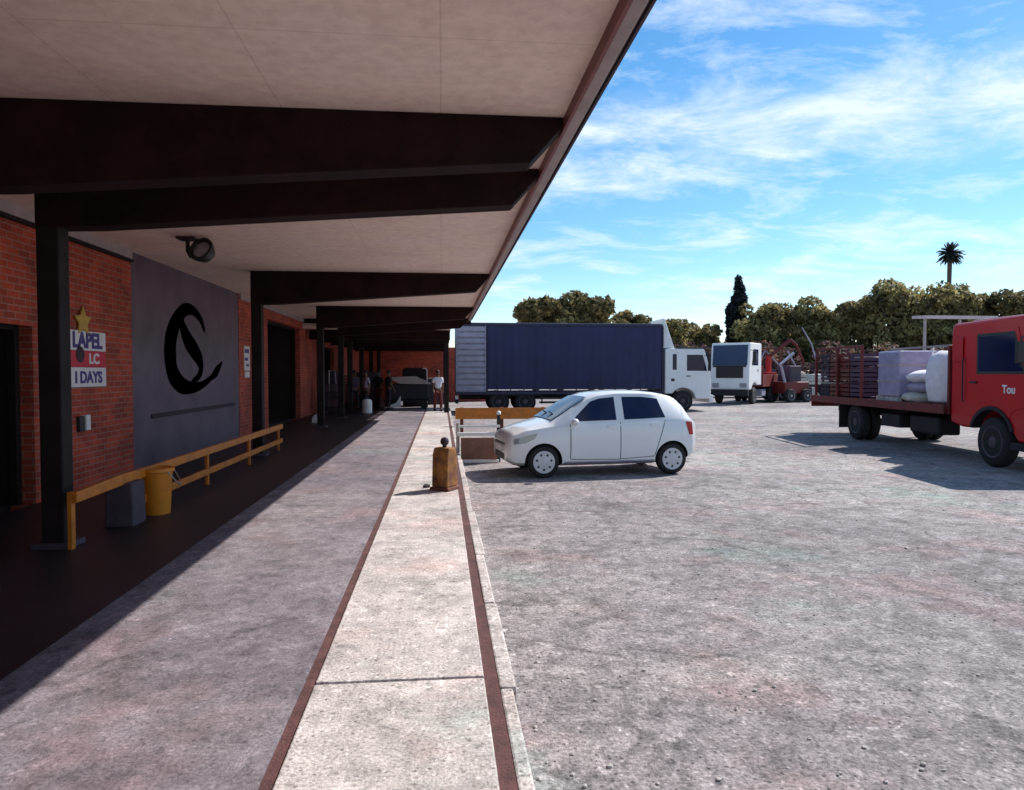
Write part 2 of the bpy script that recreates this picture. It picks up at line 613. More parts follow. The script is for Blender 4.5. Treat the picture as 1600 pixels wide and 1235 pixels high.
def lettering(name, txt, size, m, parent, mtx, extrude=.003, bold=.0, sx=1):
    cu = bpy.data.curves.new(name, 'FONT')
    cu.body = txt
    cu.size = size
    cu.extrude = extrude
    cu.offset = bold
    cu.align_x = 'CENTER'
    cu.align_y = 'CENTER'
    t = bpy.data.objects.new('tmp', cu)
    COL.objects.link(t)
    bpy.context.view_layer.update()
    me = baked(t)
    bpy.data.objects.remove(t)
    me.transform(mtx @ Matrix.Diagonal((sx, 1, 1, 1)))
    me.materials.clear()
    return link(name, me, m, parent)


def ribbon_outline(pts):
    """closed outline of a stroke with a width at each point (smoothed)"""
    P = [Vector((a, b)) for a, b, w in pts]
    W = [w for a, b, w in pts]
    Q, V = [], []
    n = len(P)
    for i in range(n - 1):
        p0, p1, p2, p3 = P[max(i - 1, 0)], P[i], P[i + 1], P[min(i + 2, n - 1)]
        for k in range(5):
            t = k / 5
            Q.append(.5 * (2 * p1 + (p2 - p0) * t + (2 * p0 - 5 * p1 + 4 * p2 - p3) * t * t + (3 * p1 - p0 - 3 * p2 + p3) * t ** 3))
            V.append(W[i] * (1 - t) + W[i + 1] * t)
    Q.append(P[-1])
    V.append(W[-1])
    L, Rr = [], []
    for i, q in enumerate(Q):
        d = (Q[min(i + 1, len(Q) - 1)] - Q[max(i - 1, 0)]).normalized()
        nn = Vector((-d.y, d.x))
        L.append(q + nn * V[i] / 2)
        Rr.append(q - nn * V[i] / 2)
    return L, Rr


# ------------------------------------------------------------------ ground and walkway
struct(MB().box(-400, 1600, -300, 2600, -.5, 0).build('yard', 'asphalt'))
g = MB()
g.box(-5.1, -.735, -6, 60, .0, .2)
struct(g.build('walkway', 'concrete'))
struct(MB().box(-5.1, -2.36, -6, 60, .2, .204).build('walkway_shade_sheet', 'shade_floor'))  # thin dark sheet painting in the canopy shade, up to near its cast edge
struct(MB().box(-.735, -.675, -6, 34, .0, .188).build('walkway_joint', 'joint'))
g = MB()
for y0, y1 in ((-6, 3.80), (3.825, 9.7), (9.72, 16), (16.02, 22), (22.02, 34)):
    g.box(-.675, .225, y0, y1, .0, .2)
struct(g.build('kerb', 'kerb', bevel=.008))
struct(MB().box(.225, .30, -6, 34, .0, .185).build('kerb_joint', 'joint'))
g = MB()
rr = random.Random(5)
y = -6
while y < 34:
    L = rr.uniform(.5, 1.4)
    g.box(.30, .375 + rr.uniform(-.012, .02), y, min(y + L - .012, 34), 0, .196 + rr.uniform(-.008, .004))
    y += L
struct(g.build('kerb_edge', 'kerb', bevel=.012))

# loose grit on the yard
g = MB()
rr = random.Random(8)
for i in range(260):
    d = 2.2 * (9 ** rr.random())
    x = (.42 + abs(rr.gauss(0, .12))) if i % 4 == 0 else rr.uniform(.45, .45 + d * .85)
    r = rr.uniform(.004, .013) * (1.8 if rr.random() < .06 else 1)
    g.blob((x, d, r * .4), (r * rr.uniform(.8, 1.4), r * rr.uniform(.8, 1.4), r * .8), 1, .25, i)
struct(g.build('loose_grit', 'stone'), 'stuff')

# ------------------------------------------------------------------ the market building with its canopy
bld = thing('market_building', 'long red brick market building with a wide flat canopy on dark tapered beams', 'building')
WX = -5.1
ZS = 3.86
END = 26.9
# brick wall along the walkway, with openings
D1 = (5.6, 9.47)
D2 = (21.6, 26.4)
D3 = (30.6, 34.5)
w = MB()
w.box(WX - .3, WX, -6, D1[0], .0, ZS)
w.box(WX - .3, WX, D1[0], D1[1], 2.47, ZS)
w.box(WX - .3, WX, D1[1], 12.35, 0, ZS)
w.box(WX - .3, WX - .06, 12.35, 18.6, 0, ZS)
w.box(WX - .3, WX, 18.6, D2[0], 0, ZS)
w.box(WX - .3, WX, D2[0], D2[1], 3.45, ZS)
w.box(WX - .3, WX, D2[1], D3[0], 0, ZS)
w.box(WX - .3, WX, D3[0], D3[1], 3.0, ZS)
w.box(WX - .3, WX, D3[1], 60, 0, ZS)
w.build('wall', 'brick', bld)
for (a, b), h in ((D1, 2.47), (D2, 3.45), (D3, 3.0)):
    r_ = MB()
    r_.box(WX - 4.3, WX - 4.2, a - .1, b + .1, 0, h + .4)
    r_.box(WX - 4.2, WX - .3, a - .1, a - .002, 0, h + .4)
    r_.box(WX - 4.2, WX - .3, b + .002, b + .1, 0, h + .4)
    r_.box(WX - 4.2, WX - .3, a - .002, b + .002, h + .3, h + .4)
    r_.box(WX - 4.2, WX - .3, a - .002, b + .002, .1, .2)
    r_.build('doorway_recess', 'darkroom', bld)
    f = MB()
    f.box(WX - .26, WX - .16, a, a + .09, .2, h)
    f.box(WX - .26, WX - .16, b - .09, b, .2, h)
    f.box(WX - .26, WX - .16, a + .09, b - .09, h - .09, h)
    f.build('door_frame', 'pillar', bld, bevel=.006)
# folding door leaves left standing in the near doorway
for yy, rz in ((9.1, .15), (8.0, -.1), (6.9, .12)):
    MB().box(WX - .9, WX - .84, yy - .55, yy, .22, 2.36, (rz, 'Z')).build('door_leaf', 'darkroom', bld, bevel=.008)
# lintel line of soldier bricks and the pale line over the wall
MB().box(WX, WX + .022, D1[0] - .1, D1[1] + .08, 2.43, 2.60).build('lintel', 'brick', bld)
MB().box(WX, WX + .05, -6, 12.3, 3.72, ZS).box(WX, WX + .05, 18.65, 34, 3.72, ZS).build('cornice', 'trim', bld, bevel=.008)
MB().box(WX, WX + .07, -6, 12.3, 3.665, 3.705).build('conduit', 'pillar', bld)
# painted panel
MB().box(WX - .058, WX - .012, 12.352, 18.598, .2, ZS - .001).build('panel', 'panel', bld)
p_ = [o for o in bld.children if o.name.startswith('panel')][-1]
MB().box(WX - .012, WX + .016, 13.1, 18.15, 1.04, 1.12).build('ledge', 'ink', p_)
emb = MB()
for pts in ([(16.01, 2.75, .11), (15.77, 2.99, .18), (15.3, 3.14, .21), (14.82, 3.1, .28), (14.36, 2.83, .42), (14.09, 2.5, .56), (14.04, 2.18, .6), (14.15, 1.87, .52), (14.53, 1.64, .38), (15.09, 1.55, .26), (15.8, 1.59, .17), (16.41, 1.74, .13), (16.75, 1.86, .24), (16.9, 1.93, .22), (17.24, 2.11, .03)],
            [(14.6, 2.88, .22), (14.78, 2.68, .36), (15.0, 2.5, .42), (15.36, 2.32, .42), (15.68, 2.12, .36), (15.75, 1.92, .26), (15.54, 1.76, .15), (15.19, 1.67, .1)]):
    L, Q = ribbon_outline(pts)
    off = .0 if pts[0][0] > 15 else .0015
    X0 = WX - .012 + .004 + off
    A = [emb.bm.verts.new((X0, q.x, q.y)) for q in L]
    B = [emb.bm.verts.new((X0, q.x, q.y)) for q in Q]
    for i in range(len(A) - 1):
        emb.bm.faces.new((A[i], A[i + 1], B[i + 1], B[i]))
bmesh.ops.solidify(emb.bm, geom=emb.bm.faces[:], thickness=.003)
emb.build('emblem', 'ink', p_)
# soffit slab, gutter and fascia
MB().box(-5.4, .96, -6, END, ZS, ZS + .14).build('soffit', 'soffit', bld)
MB().box(.96, .985, -6, END, ZS - .10, ZS + .15).build('fascia', 'fascia', bld)
gt = MB()
gt.prism([(.987, ZS - .02), (1.085, ZS - .05), (1.125, ZS + .0), (1.125, ZS + .12), (1.105, ZS + .12), (1.10, ZS + .02), (.987, ZS + .02)], 'y', -6, END)
gt.build('gutter', 'trim', bld)
MB().box(1.127, 1.145, -6, END, ZS - .03, ZS + .125).build('gutter_lip', 'ink', bld)
MB().box(-9.6, 1.0, -6.05, END + .1, ZS + .155, ZS + .24).build('roof', 'roofpale', bld)
# tapered cantilever beams and their pillars
for i, yb in enumerate((5.58, 7.0, 14.45, 21.8, 26.2, -1.8)):
    b = MB()
    b.prism([(-3.735, ZS - .003), (-3.735, 3.20), (-3.2, 3.215), (.70, 3.50), (.955, 3.785), (.955, ZS - .003)], 'y', yb, yb + .26)
    b.build('beam', 'beam', bld, bevel=.012)
    c = MB().box(-3.73, -3.53, yb + .003, yb + .2, .2, 3.21)
    c.build('pillar', 'pillar', bld, bevel=.012)
    MB().box(-3.80, -3.46, yb - .05, yb + .27, .2, .255).build('plinth', 'greybox', bld, bevel=.01)
# lower covered way past the canopy
MB().box(-5.4, .35, END + .003, 47, 3.5, 3.6).build('rear_canopy', 'soffit', bld)
MB().box(-9.6, .34, END + .003, 47, 3.603, 3.68).build('rear_roof', 'roofpale', bld)
MB().box(-9.6, 1.12, END + .105, END + .16, 3.685, ZS + .23).build('step_fascia', 'beam', bld)
for yb in (27.6, 30.2, 33, 36, 39, 42):
    MB().box(-5.0, .33, yb, yb + .25, 3.12, 3.497).build('cross_beam', 'beam', bld, bevel=.012)
for xb, yb in ((-3.65, 28.9), (-3.65, 33.05), (-3.65, 37.5), (-3.65, 42), (.2, 29.6), (.2, 42)):
    MB().box(xb - .1, xb + .1, yb, yb + .2, .2, 3.11).build('post', 'pillar', bld, bevel=.01)
MB().box(-5.1, 3.0, 46, 46.3, 0, 3.49).build('end_wall', 'brick', bld)

# ------------------------------------------------------------------ things on and along the wall
WALLM = Matrix(((0, 0, 1, 0), (1, 0, 0, 0), (0, 1, 0, 0), (0, 0, 0, 1)))      # text plane -> wall plane facing +X


def wallpt(x, y, z):
    return Matrix.Translation((x, y, z)) @ WALLM


s = thing('wall_sign', 'white, red and navy painted sign board on red brick beside the dark pillar', 'sign', (WX, 10.8, 1.65))
MB().box(.002, .03, -.53, .55, .52, .80).build('header_board', 'sign_white', s, bevel=.004)
MB().box(.002, .03, -.53, .55, .285, .515).build('middle_board', 'sign_red', s, bevel=.004)
MB().box(.002, .03, -.53, .55, .0, .28).build('lower_board', 'sign_white', s, bevel=.004)
lettering('lettering', 'LAPEL', .30, 'sign_blue', s, wallpt(.033, .0, .655), bold=.012, sx=1.08)
lettering('lettering', 'LC', .20, 'sign_white', s, wallpt(.033, .18, .40), bold=.008, sx=1.3)
lettering('lettering', 'I DAYS', .23, 'sign_blue', s, wallpt(.033, .02, .13), bold=.008, sx=1.15)
d = MB()
d.lathe([(.115, .03), (.115, .036)], (0, -.22, .46), 'x', 24)
d.build('black_disc', 'ink', s)
st = MB()
pts = []
for k in range(10):
    a = pi / 2 + k * pi / 5
    r0 = .22 if k % 2 == 0 else .11
    pts.append((r0 * cos(a) * 1.1, r0 * sin(a)))
st.prism(pts, 'x', .0, .03)
o = st.build('star_ornament', 'gold', bevel=.008)
o.location = (WX + .012, 10.68, 2.58)
tag(o, 'gold star shaped ornament above the white and red sign board', 'ornament')

s = thing('wall_socket', 'black and white socket box on red brick below the sign board', 'socket', (WX, 10.62, 1.12))
MB().box(.0, .05, -.12, .02, -.10, .12).build('box', 'black', s, bevel=.008)
MB().box(.0, .07, .03, .15, -.09, .13).build('cover', 'white', s, bevel=.008)

s = thing('notice', 'narrow white notice on the brick pier past the painted panel', 'notice', (WX, 19.25, 1.75))
MB().box(.0, .02, -.22, .28, .16, .80).build('sheet', 'sign_white', s, bevel=.003)
MB().box(.0, .018, -.16, .26, -.02, .13).build('slip', 'sign_white', s)
MB().box(.0205, .0225, -.2, .2, .62, .72).box(.0205, .0225, -.2, .1, .42, .5).box(.0205, .0225, -.1, .2, .27, .33).build('print', 'sign_blue', s)

s = thing('notice', 'pale notice hanging on the dark door leaf at the left edge', 'notice', (WX - .78, 8.25, 1.86))
MB().box(-.01, .01, -.25, .22, 0, .45).build('sheet', 'sign_white', s)
lettering('print', 'B', .30, 'sign_blue', s, wallpt(.012, 0, .22), bold=.008)

s = thing('wall_light', 'dark round floodlight on a bent arm under the canopy', 'floodlight', (-3.75, 11.05, ZS))
MB().box(-.13, .13, -.13, .13, -.035, 0).build('mount_plate', 'ink', s, bevel=.006)
MB().tube([(0, 0, -.02), (0, 0, -.2), (.05, -.03, -.28), (.14, -.08, -.25)], .03).build('arm', 'black', s, True)
hd = MB()
hd.lathe([(.05, -.14), (.13, -.10), (.175, .0), (.19, .045), (.19, .075), (.155, .08), (.13, .05)], (0, 0, 0), 'y', 24)
hh = hd.build('lamp_head', 'black', s, True)
hh.location = (.26, -.12, -.22)
hh.rotation_euler = (R(25), 0, R(160))
ln = MB().lathe([(.128, .051), (.1, .058), (.02, .06)], (0, 0, 0), 'y', 20).build('lens', 'lamp', hh, True)

# yellow guard rail between the pillars
s = thing('guard_rail', 'orange yellow two bar guard rail running along the dark wall bay', 'guard rail', (-3.4, 7.0, .2))
tb = MB().box(-.025, .025, 1.35, 8.55, .46, .565)
tb.prism([(-.06, .44), (1.349, .46), (1.349, .565), (.9, .575), (-.06, .54)], 'x', -.025, .025)
tb.build('top_plank', 'orange', s, bevel=.008)
MB().box(-.022, .022, 1.35, 8.55, .17, .26).build('lower_plank', 'orange', s, bevel=.008)
for yy in (-.06, 1.45, 3.8, 6.1, 8.40):
    MB().box(-.07, -.026, yy, yy + .07, 0, .54).build('leg', 'orange', s, bevel=.006)
s = thing('kerb_block', 'grey concrete block under the guard rail beside the yellow bin', 'block', (-3.43, 8.03, .2))
MB().prism([(-.15, 0), (.15, 0), (.135, .47), (-.135, .47)], 'y', -.12, .22).build('block', 'greybox', s, bevel=.02)
s = thing('bin', 'yellow round bin standing by the guard rail', 'bin', (-3.33, 8.66, .2))
MB().lathe([(.0, .0), (.145, .0), (.15, .03), (.175, .48), (.182, .52), (.17, .525), (.16, .5), (.14, .06), (0, .05)], n=28).build('body', 'yellow', s, True)
MB().lathe([(.178, .49), (.196, .50), (.196, .54), (.176, .545), (.165, .53)], n=28).build('rim', 'yellow', s, True)
MB().tube([(.17, -.1, .5), (.25, -.06, .38), (.27, 0, .33), (.25, .06, .38), (.17, .1, .5)], .008, 6).build('handle', 'steel', s, True)
s = thing('hand_trolley', 'orange trolley frame by the dark doorway at the left edge', 'trolley', (-4.02, 6.42, .2))
MB().tube([(-.25, -.3, .06), (.14, .1, .06), (.14, .1, .45), (.0, -.06, .52), (-.25, -.3, .52)], .035).build('frame', 'orange', s, True)
MB().box(-.25, .12, -.35, .05, .1, .15).build('deck', 'rust', s)
for q in ((.08, .02), (-.2, -.3)):
    MB().cyl((q[0] - .02, q[1], .05), (q[0] + .02, q[1], .05), .05, n=14).build('wheel', 'rubber', s, True)

# bollard on the kerb
s = thing('bollard', 'stout rust brown and yellow bollard with a dark knob on the pale kerb', 'bollard', (.04, 10.05, .2), R(57))
MB().box(-.155, .155, -.155, .155, 0, .05).build('base', 'rust', s, bevel=.01)
b = MB()
b.prism([(-.14, .05), (.14, .05), (.125, .5), (.08, .60), (-.08, .60), (-.125, .5)], 'y', -.13, .13)
pb = mat('weathered_yellow_rust', (.34, .14, .03), .8, var=.3, scale=6, bump=.5, alt=(.05, .013, .01))
M['bollard'] = pb
b.build('body', 'bollard', s, bevel=.02)
MB().lathe([(.03, .60), (.03, .63), (.055, .65), (.062, .69), (.045, .73), (.012, .745)], n=18).build('knob', 'ink', s, True)
s = thing('rubble_stone', 'small dark stone lying on the kerb left of the bollard', 'stone', (-.22, 10.25, .2))
MB().blob((0, 0, .02), (.05, .04, .035), 2, .2, 3).build('stone', 'greybox', s)

# brown barrier and orange crash rail in the yard
s = thing('barrier', 'low brown board barrier with white rails before the white car', 'barrier', (.77, 14.55, 0))
MB().box(-.38, .36, -.02, .02, .07, .52).build('board', 'brownboard', s, bevel=.006)
MB().box(-.46, .44, -.035, .035, .56, .63).build('top_rail', 'white', s, bevel=.008)
MB().box(-.44, .40, -.045, .045, .005, .065).build('sunlit_ground_strip', 'white', s, bevel=.008)  # white bar drawn in place of the sunlit ground below the board
MB().box(-.44, .42, -.02, .02, .73, .78).build('upper_rail', 'white', s, bevel=.008)
for xx, hh_ in ((.40, 1.0), (-.44, .82)):
    MB().box(xx - .035, xx + .035, .037, .10, 0, hh_).build('post', 'black' if xx > 0 else 'trim', s, bevel=.008)
MB().blob((.40, .07, 1.02), (.05, .05, .05), 2, 0, 1).build('post_cap', 'white', s, True)
s = thing('crash_rail', 'orange steel crash rail on short posts behind the white car', 'crash rail', (.42, 22, 0))
MB().prism([(0, .42), (.05, .45), (.0, .52), (0, .6), (.05, .66), (.05, .70), (0, .77), (-.03, .77), (-.03, .42)], 'x', 0, 4.2).build('beam', 'orange', s)
for xx in (.15, 1.4, 2.7, 4.0):
    MB().box(xx, xx + .1, .06, .16, 0, .78).build('post', 'rust', s, bevel=.008)


# ------------------------------------------------------------------ wheels
def wheel(parent, x, y, side, r, wdt, hubmat='hub', holes=6, name='wheel'):
    """side: -1 = outer face towards -y"""
    t = MB()
    h = wdt / 2
    t.lathe([(r * .62, -h * .9), (r * .86, -h), (r * .96, -h * .8), (r, -h * .5), (r, h * .5), (r * .96, h * .8), (r * .86, h), (r * .62, h * .9)], (0, 0, 0), 'y', 36)
    w_ = t.build(name, 'rubber', parent, True, angle=50)
    w_.location = (x, y, r)
    d_ = MB()
    f = side
    if hubmat == 'hub':
        d_.lathe([(r * .70, f * h * .86), (r * .69, f * h * 1.0), (r * .62, f * h * 1.03), (r * .5, f * h * .95), (r * .3, f * h * 1.0), (r * .14, f * h * 1.06), (r * .03, f * h * 1.07)], (0, 0, 0), 'y', 36)
    else:
        d_.lathe([(r * .65, f * h * .86), (r * .63, f * h * 1.0), (r * .58, f * h * .95), (r * .52, f * h * .72), (r * .30, f * h * .80), (r * .16, f * h * .98), (r * .05, f * h * 1.0)], (0, 0, 0), 'y', 36)
    rim = d_.build('rim', hubmat, w_, True, angle=35)
    q = MB()
    for k in range(holes):
        a = 2 * pi * k / holes + .2
        c = (r * .43 * cos(a), 0, r * .43 * sin(a))
        if hubmat == 'hub':
            c = (r * .47 * cos(a), 0, r * .47 * sin(a))
            q.cyl((c[0], f * h * .9, c[2]), (c[0], f * h * 1.0, c[2]), r * .075, n=12)
        else:
            q.cyl((c[0], f * h * .70, c[2]), (c[0], f * h * .83, c[2]), r * .10, n=12)
    q.build('rim_slots', 'black', w_)
    return w_


# ------------------------------------------------------------------ white hatchback
def interp(tab, x):
    for (a, va), (b, vb) in zip(tab, tab[1:]):
        if x <= b:
            t = 0 if b == a else (x - a) / (b - a)
            t = max(0, min(1, t))
            return va + (vb - va) * t
    return tab[-1][1]


def build_car():
    c = thing('parked_car', 'small white hatchback parked across the kerb with dark tinted windows', 'car', (2.85, 13.20, 0), R(7))
    # x: -1.78 nose .. 1.78 tail, near side y = -.8
    zb = [(-1.80, .30), (-1.68, .22), (-1.2, .20), (1.3, .20), (1.66, .28), (1.78, .40)]
    zbelt = [(-1.80, .62), (-1.72, .74), (-1.5, .83), (-.85, .93), (-.4, .95), (1.2, 1.02), (1.6, 1.02), (1.78, .94)]
    ztop = [(-1.80, .64), (-1.72, .78), (-1.5, .875), (-1.25, .945), (-1.02, 1.0), (-.80, 1.13), (-.55, 1.285), (-.30, 1.42), (-.12, 1.48), (.25, 1.52), (.75, 1.515), (1.1, 1.48), (1.34, 1.42), (1.44, 1.36), (1.58, 1.20), (1.72, .99), (1.78, .95)]
    hw = [(-1.80, .58), (-1.74, .68), (-1.6, .74), (-1.35, .785), (-.9, .80), (1.1, .80), (1.45, .785), (1.66, .74), (1.78, .64)]
    hr = [(-1.80, .40), (-1.7, .52), (-1.4, .60), (-1.0, .63), (-.80, .625), (-.30, .575), (-.1, .57), (.9, .565), (1.4, .55), (1.62, .56), (1.78, .56)]
    xs = sorted(set([-1.80, -1.77, -1.74, -1.70, -1.65, -1.58, -1.5, -1.4, -1.3, -1.2, -1.1, -1.02, -.95, -.87, -.80, -.72, -.64, -.55, -.47, -.38, -.30, -.2, -.12, .0, .1, .2, .32, .45, .6, .75, .9, 1.05, 1.2, 1.3, 1.4, 1.46, 1.5, 1.56, 1.62, 1.67, 1.71, 1.74, 1.765, 1.78]))

    def section(x):
        b, be, t, w, r = (interp(q, x) for q in (zb, zbelt, ztop, hw, hr))
        k = t - .045 if t > be + .3 else t - .02
        be = min(be, k - .01)
        return [(0, b), (w * .80, b), (w * .955, b + .06), (w * .985, .40 if b < .36 else b + .08), (w, .60 if be > .66 else be - .04), (w * .985, be - .06), (w * .955, be), (r, k), (r * .90, t - .008), (r * .5, t + .004), (0, t + .008)]
    bm = bmesh.new()
    rings = []
    for x in xs:
        s_ = section(x)
        ring = [bm.verts.new((x, -y_, z_)) for y_, z_ in s_] + [bm.verts.new((x, y_, z_)) for y_, z_ in s_[-2:0:-1]]
        rings.append(ring)
    n_ = len(rings[0])
    for a, b in zip(rings, rings[1:]):
        for k in range(n_):
            bm.faces.new((a[k], b[k], b[(k + 1) % n_], a[(k + 1) % n_]))
    bm.faces.new(rings[0])
    bm.faces.new(rings[-1][::-1])
    bmesh.ops.recalc_face_normals(bm, faces=bm.faces[:])
    me = bpy.data.meshes.new('body')
    bm.to_mesh(me)
    bm.free()
    me.materials.append(M['carwhite'])
    me.materials.append(M['black'])
    tmp = bpy.data.objects.new('tmp', me)
    COL.objects.link(tmp)
    cut = MB()
    for xw in (-1.17, 1.255):
        for sg in (-1, 1):
            cut.cyl((xw, sg * .55, .285), (xw, sg * 1.0, .285), .335, n=32)
    cme = bpy.data.meshes.new('cut')
    cut.bm.to_mesh(cme)
    cut.bm.free()
    cme.materials.append(M['carwhite'])
    cme.materials.append(M['black'])
    for p in cme.polygons:
        p.material_index = 1
    co = bpy.data.objects.new('tmpcut', cme)
    COL.objects.link(co)
    md = tmp.modifiers.new('b', 'BOOLEAN')
    md.operation = 'DIFFERENCE'
    md.object = co
    md.solver = 'EXACT'
    bpy.context.view_layer.update()
    res = baked(tmp)
    bpy.data.objects.remove(tmp)
    bpy.data.objects.remove(co)
    link('body', res, None, c, True, angle=32)

    def ysurf(x, z):
        s_ = section(x)
        for (y0, z0), (y1, z1) in zip(s_[1:], s_[2:]):
            if z0 <= z <= z1 and z1 > z0:
                return y0 + (y1 - y0) * (z - z0) / (z1 - z0)
        return s_[7][0]

    def panel(name, poly, m, off, parent, sides=(-1, 1), nz=6, nx=10, thick=.004, subs=None):
        """patch of the body side bounded by a lower and an upper line of (x, z) points, laid off the surface"""
        lo, hi = poly
        for sg in sides:
            b_ = bmesh.new()
            grid = []
            for i in range(nx + 1):
                t = i / nx
                def at(tab):
                    f_ = t * (len(tab) - 1)
                    j = min(int(f_), len(tab) - 2)
                    u = f_ - j
                    return tab[j][0] * (1 - u) + tab[j + 1][0] * u, tab[j][1] * (1 - u) + tab[j + 1][1] * u
                (xa, za), (xb, zb_) = at(lo), at(hi)
                row = []
                for k in range(nz + 1):
                    u = k / nz
                    x_, z_ = xa + (xb - xa) * u, za + (zb_ - za) * u
                    row.append(b_.verts.new((x_, sg * (ysurf(x_, z_) + off), z_)))
                grid.append(row)
            for a, b in zip(grid, grid[1:]):
                for k in range(nz):
                    f4 = (a[k], b[k], b[k + 1], a[k + 1])
                    b_.faces.new(f4 if sg < 0 else f4[::-1])
            bmesh.ops.recalc_face_normals(b_, faces=b_.faces[:])
            if (b_.faces[0].normal.y > 0) != (sg > 0):
                bmesh.ops.reverse_faces(b_, faces=b_.faces[:])
            bmesh.ops.solidify(b_, geom=b_.faces[:], thickness=thick)
            bmesh.ops.recalc_face_normals(b_, faces=b_.faces[:])
            me_ = bpy.data.meshes.new(name)
            b_.to_mesh(me_)
            b_.free()
            o_ = link(name, me_, m, parent, True)
        return o_
    # side glass with black surround
    panel('window', ([(-.66, .99), (-.2, 1.0), (.18, 1.01)], [(-.27, 1.335), (-.1, 1.39), (.18, 1.415)]), 'glass', .006, c)
    panel('window', ([(.33, 1.015), (.7, 1.025), (1.12, 1.045)], [(.33, 1.415), (.7, 1.415), (1.02, 1.38)]), 'glass', .006, c)
    # doors: seams drawn by slightly proud skins
    panel('door', ([(-.68, .34), (-.2, .31), (.24, .31)], [(-.68, .93), (-.2, .955), (.24, .965)]), 'carwhite', .006, c, thick=.006)
    panel('door', ([(.255, .31), (.6, .31), (.90, .36)], [(.255, .967), (.65, .98), (1.1, .995)]), 'carwhite', .006, c, thick=.006)
    panel('sill_trim', ([(-.8, .22), (0, .22), (.9, .22)], [(-.8, .285), (0, .28), (.9, .285)]), 'slat', .005, c)
    panel('handle', ([(.0, .875), (.1, .88), (.18, .88)], [(.0, .91), (.1, .915), (.18, .915)]), 'carwhite', .03, c, nz=2, nx=4, thick=.02)
    panel('handle', ([(.82, .90), (.9, .905), (.98, .905)], [(.82, .935), (.9, .94), (.98, .94)]), 'carwhite', .03, c, nz=2, nx=4, thick=.02)
    panel('headlight', ([(-1.70, .60), (-1.5, .62), (-1.34, .70)], [(-1.70, .69), (-1.5, .75), (-1.28, .80)]), 'lamp', .006, c)
    panel('tail_light', ([(1.60, .72), (1.66, .72), (1.70, .72)], [(1.52, .96), (1.60, .96), (1.66, .95)]), 'redlens', .006, c, nx=4)

    for lo, hi in (([(-.692, .34), (-.680, .34)], [(-.692, .94), (-.680, .94)]), ([(.241, .31), (.253, .31)], [(.241, .97), (.253, .97)]), ([(.902, .36), (.914, .36)], [(1.102, .995), (1.114, .995)]), ([(-.68, .318), (.2, .30), (.9, .34)], [(-.68, .328), (.2, .31), (.9, .35)])):
        panel('door_seam', (lo, hi), 'rubber', .007, c, nx=4, thick=.003)
    for y_, a_ in ((-.30, .12), (.12, .12)):
        MB().tube([(-.985, y_, 1.035), (-.88, y_ + .02, 1.11), (-.84, y_ + .42, 1.135)], .008, 6).build('wiper', 'black', c)

    # windscreen, rear screen on the top surface
    def deck(name, x0, x1, f0, f1, m, off):
        b_ = bmesh.new()
        g_ = []
        for i in range(7):
            x_ = x0 + (x1 - x0) * i / 6
            r_, t_ = interp(hr, x_), interp(ztop, x_)
            fr = f0 + (f1 - f0) * i / 6
            g_.append([b_.verts.new((x_ - off * .6, r_ * fr * u, t_ + off + .006 - abs(u) ** 3 * .012)) for u in (-1, -.66, -.33, 0, .33, .66, 1)])
        for a, b in zip(g_, g_[1:]):
            for k in range(6):
                b_.faces.new((a[k], b[k], b[k + 1], a[k + 1]))
        bmesh.ops.recalc_face_normals(b_, faces=b_.faces[:])
        me_ = bpy.data.meshes.new(name)
        b_.to_mesh(me_)
        b_.free()
        return link(name, me_, m, c, True)
    deck('windscreen', -1.0, -.32, .97, .93, 'screen', .010)
    deck('rear_window', 1.44, 1.68, .9, .92, 'glass', .012)
    MB().box(-1.808, -1.765, -.40, .40, .30, .42).build('lower_grille', 'black', c, bevel=.01)
    MB().box(-1.806, -1.775, -.42, .42, .565, .61).build('grille', 'black', c, bevel=.01)
    MB().box(-1.826, -1.814, -.25, .25, .445, .545).build('number_plate', 'sign_white', c, bevel=.003)
    MB().box(-1.812, -1.74, -.50, .50, .44, .55).build('bumper', 'carwhite', c, bevel=.03, seg=3)
    for sg in (-1, 1):
        MB().blob((-.64, sg * .885, .99), (.07, .095, .065), 2, 0, 1).build('mirror', 'carwhite', c, True)
        MB().cyl((-1.70, sg * .60, .40), (-1.66, sg * .60, .40), .06, n=16).build('fog_lamp', 'lamp', c)
    MB().tube([(.95, 0, 1.52), (1.08, 0, 1.68)], .006, 6).build('aerial', 'black', c)
    for sg in (-1, 1):
        for xw in (-1.17, 1.255):
            wheel(c, xw, sg * .70, sg, .285, .17, 'hub', 7)
    return c


build_car()


# ------------------------------------------------------------------ truck pieces
def arc_profile(pts_before, cx_, cz_, r, z0, pts_after, n=12):
    """closed outline along the bottom that bends over a wheel (travelling towards -x)"""
    a0 = math.asin((z0 - cz_) / r)
    arc = [(cx_ + r * cos(a0 + (pi - 2 * a0) * k / n), cz_ + r * sin(a0 + (pi - 2 * a0) * k / n)) for k in range(n + 1)]
    return pts_before + arc + pts_after


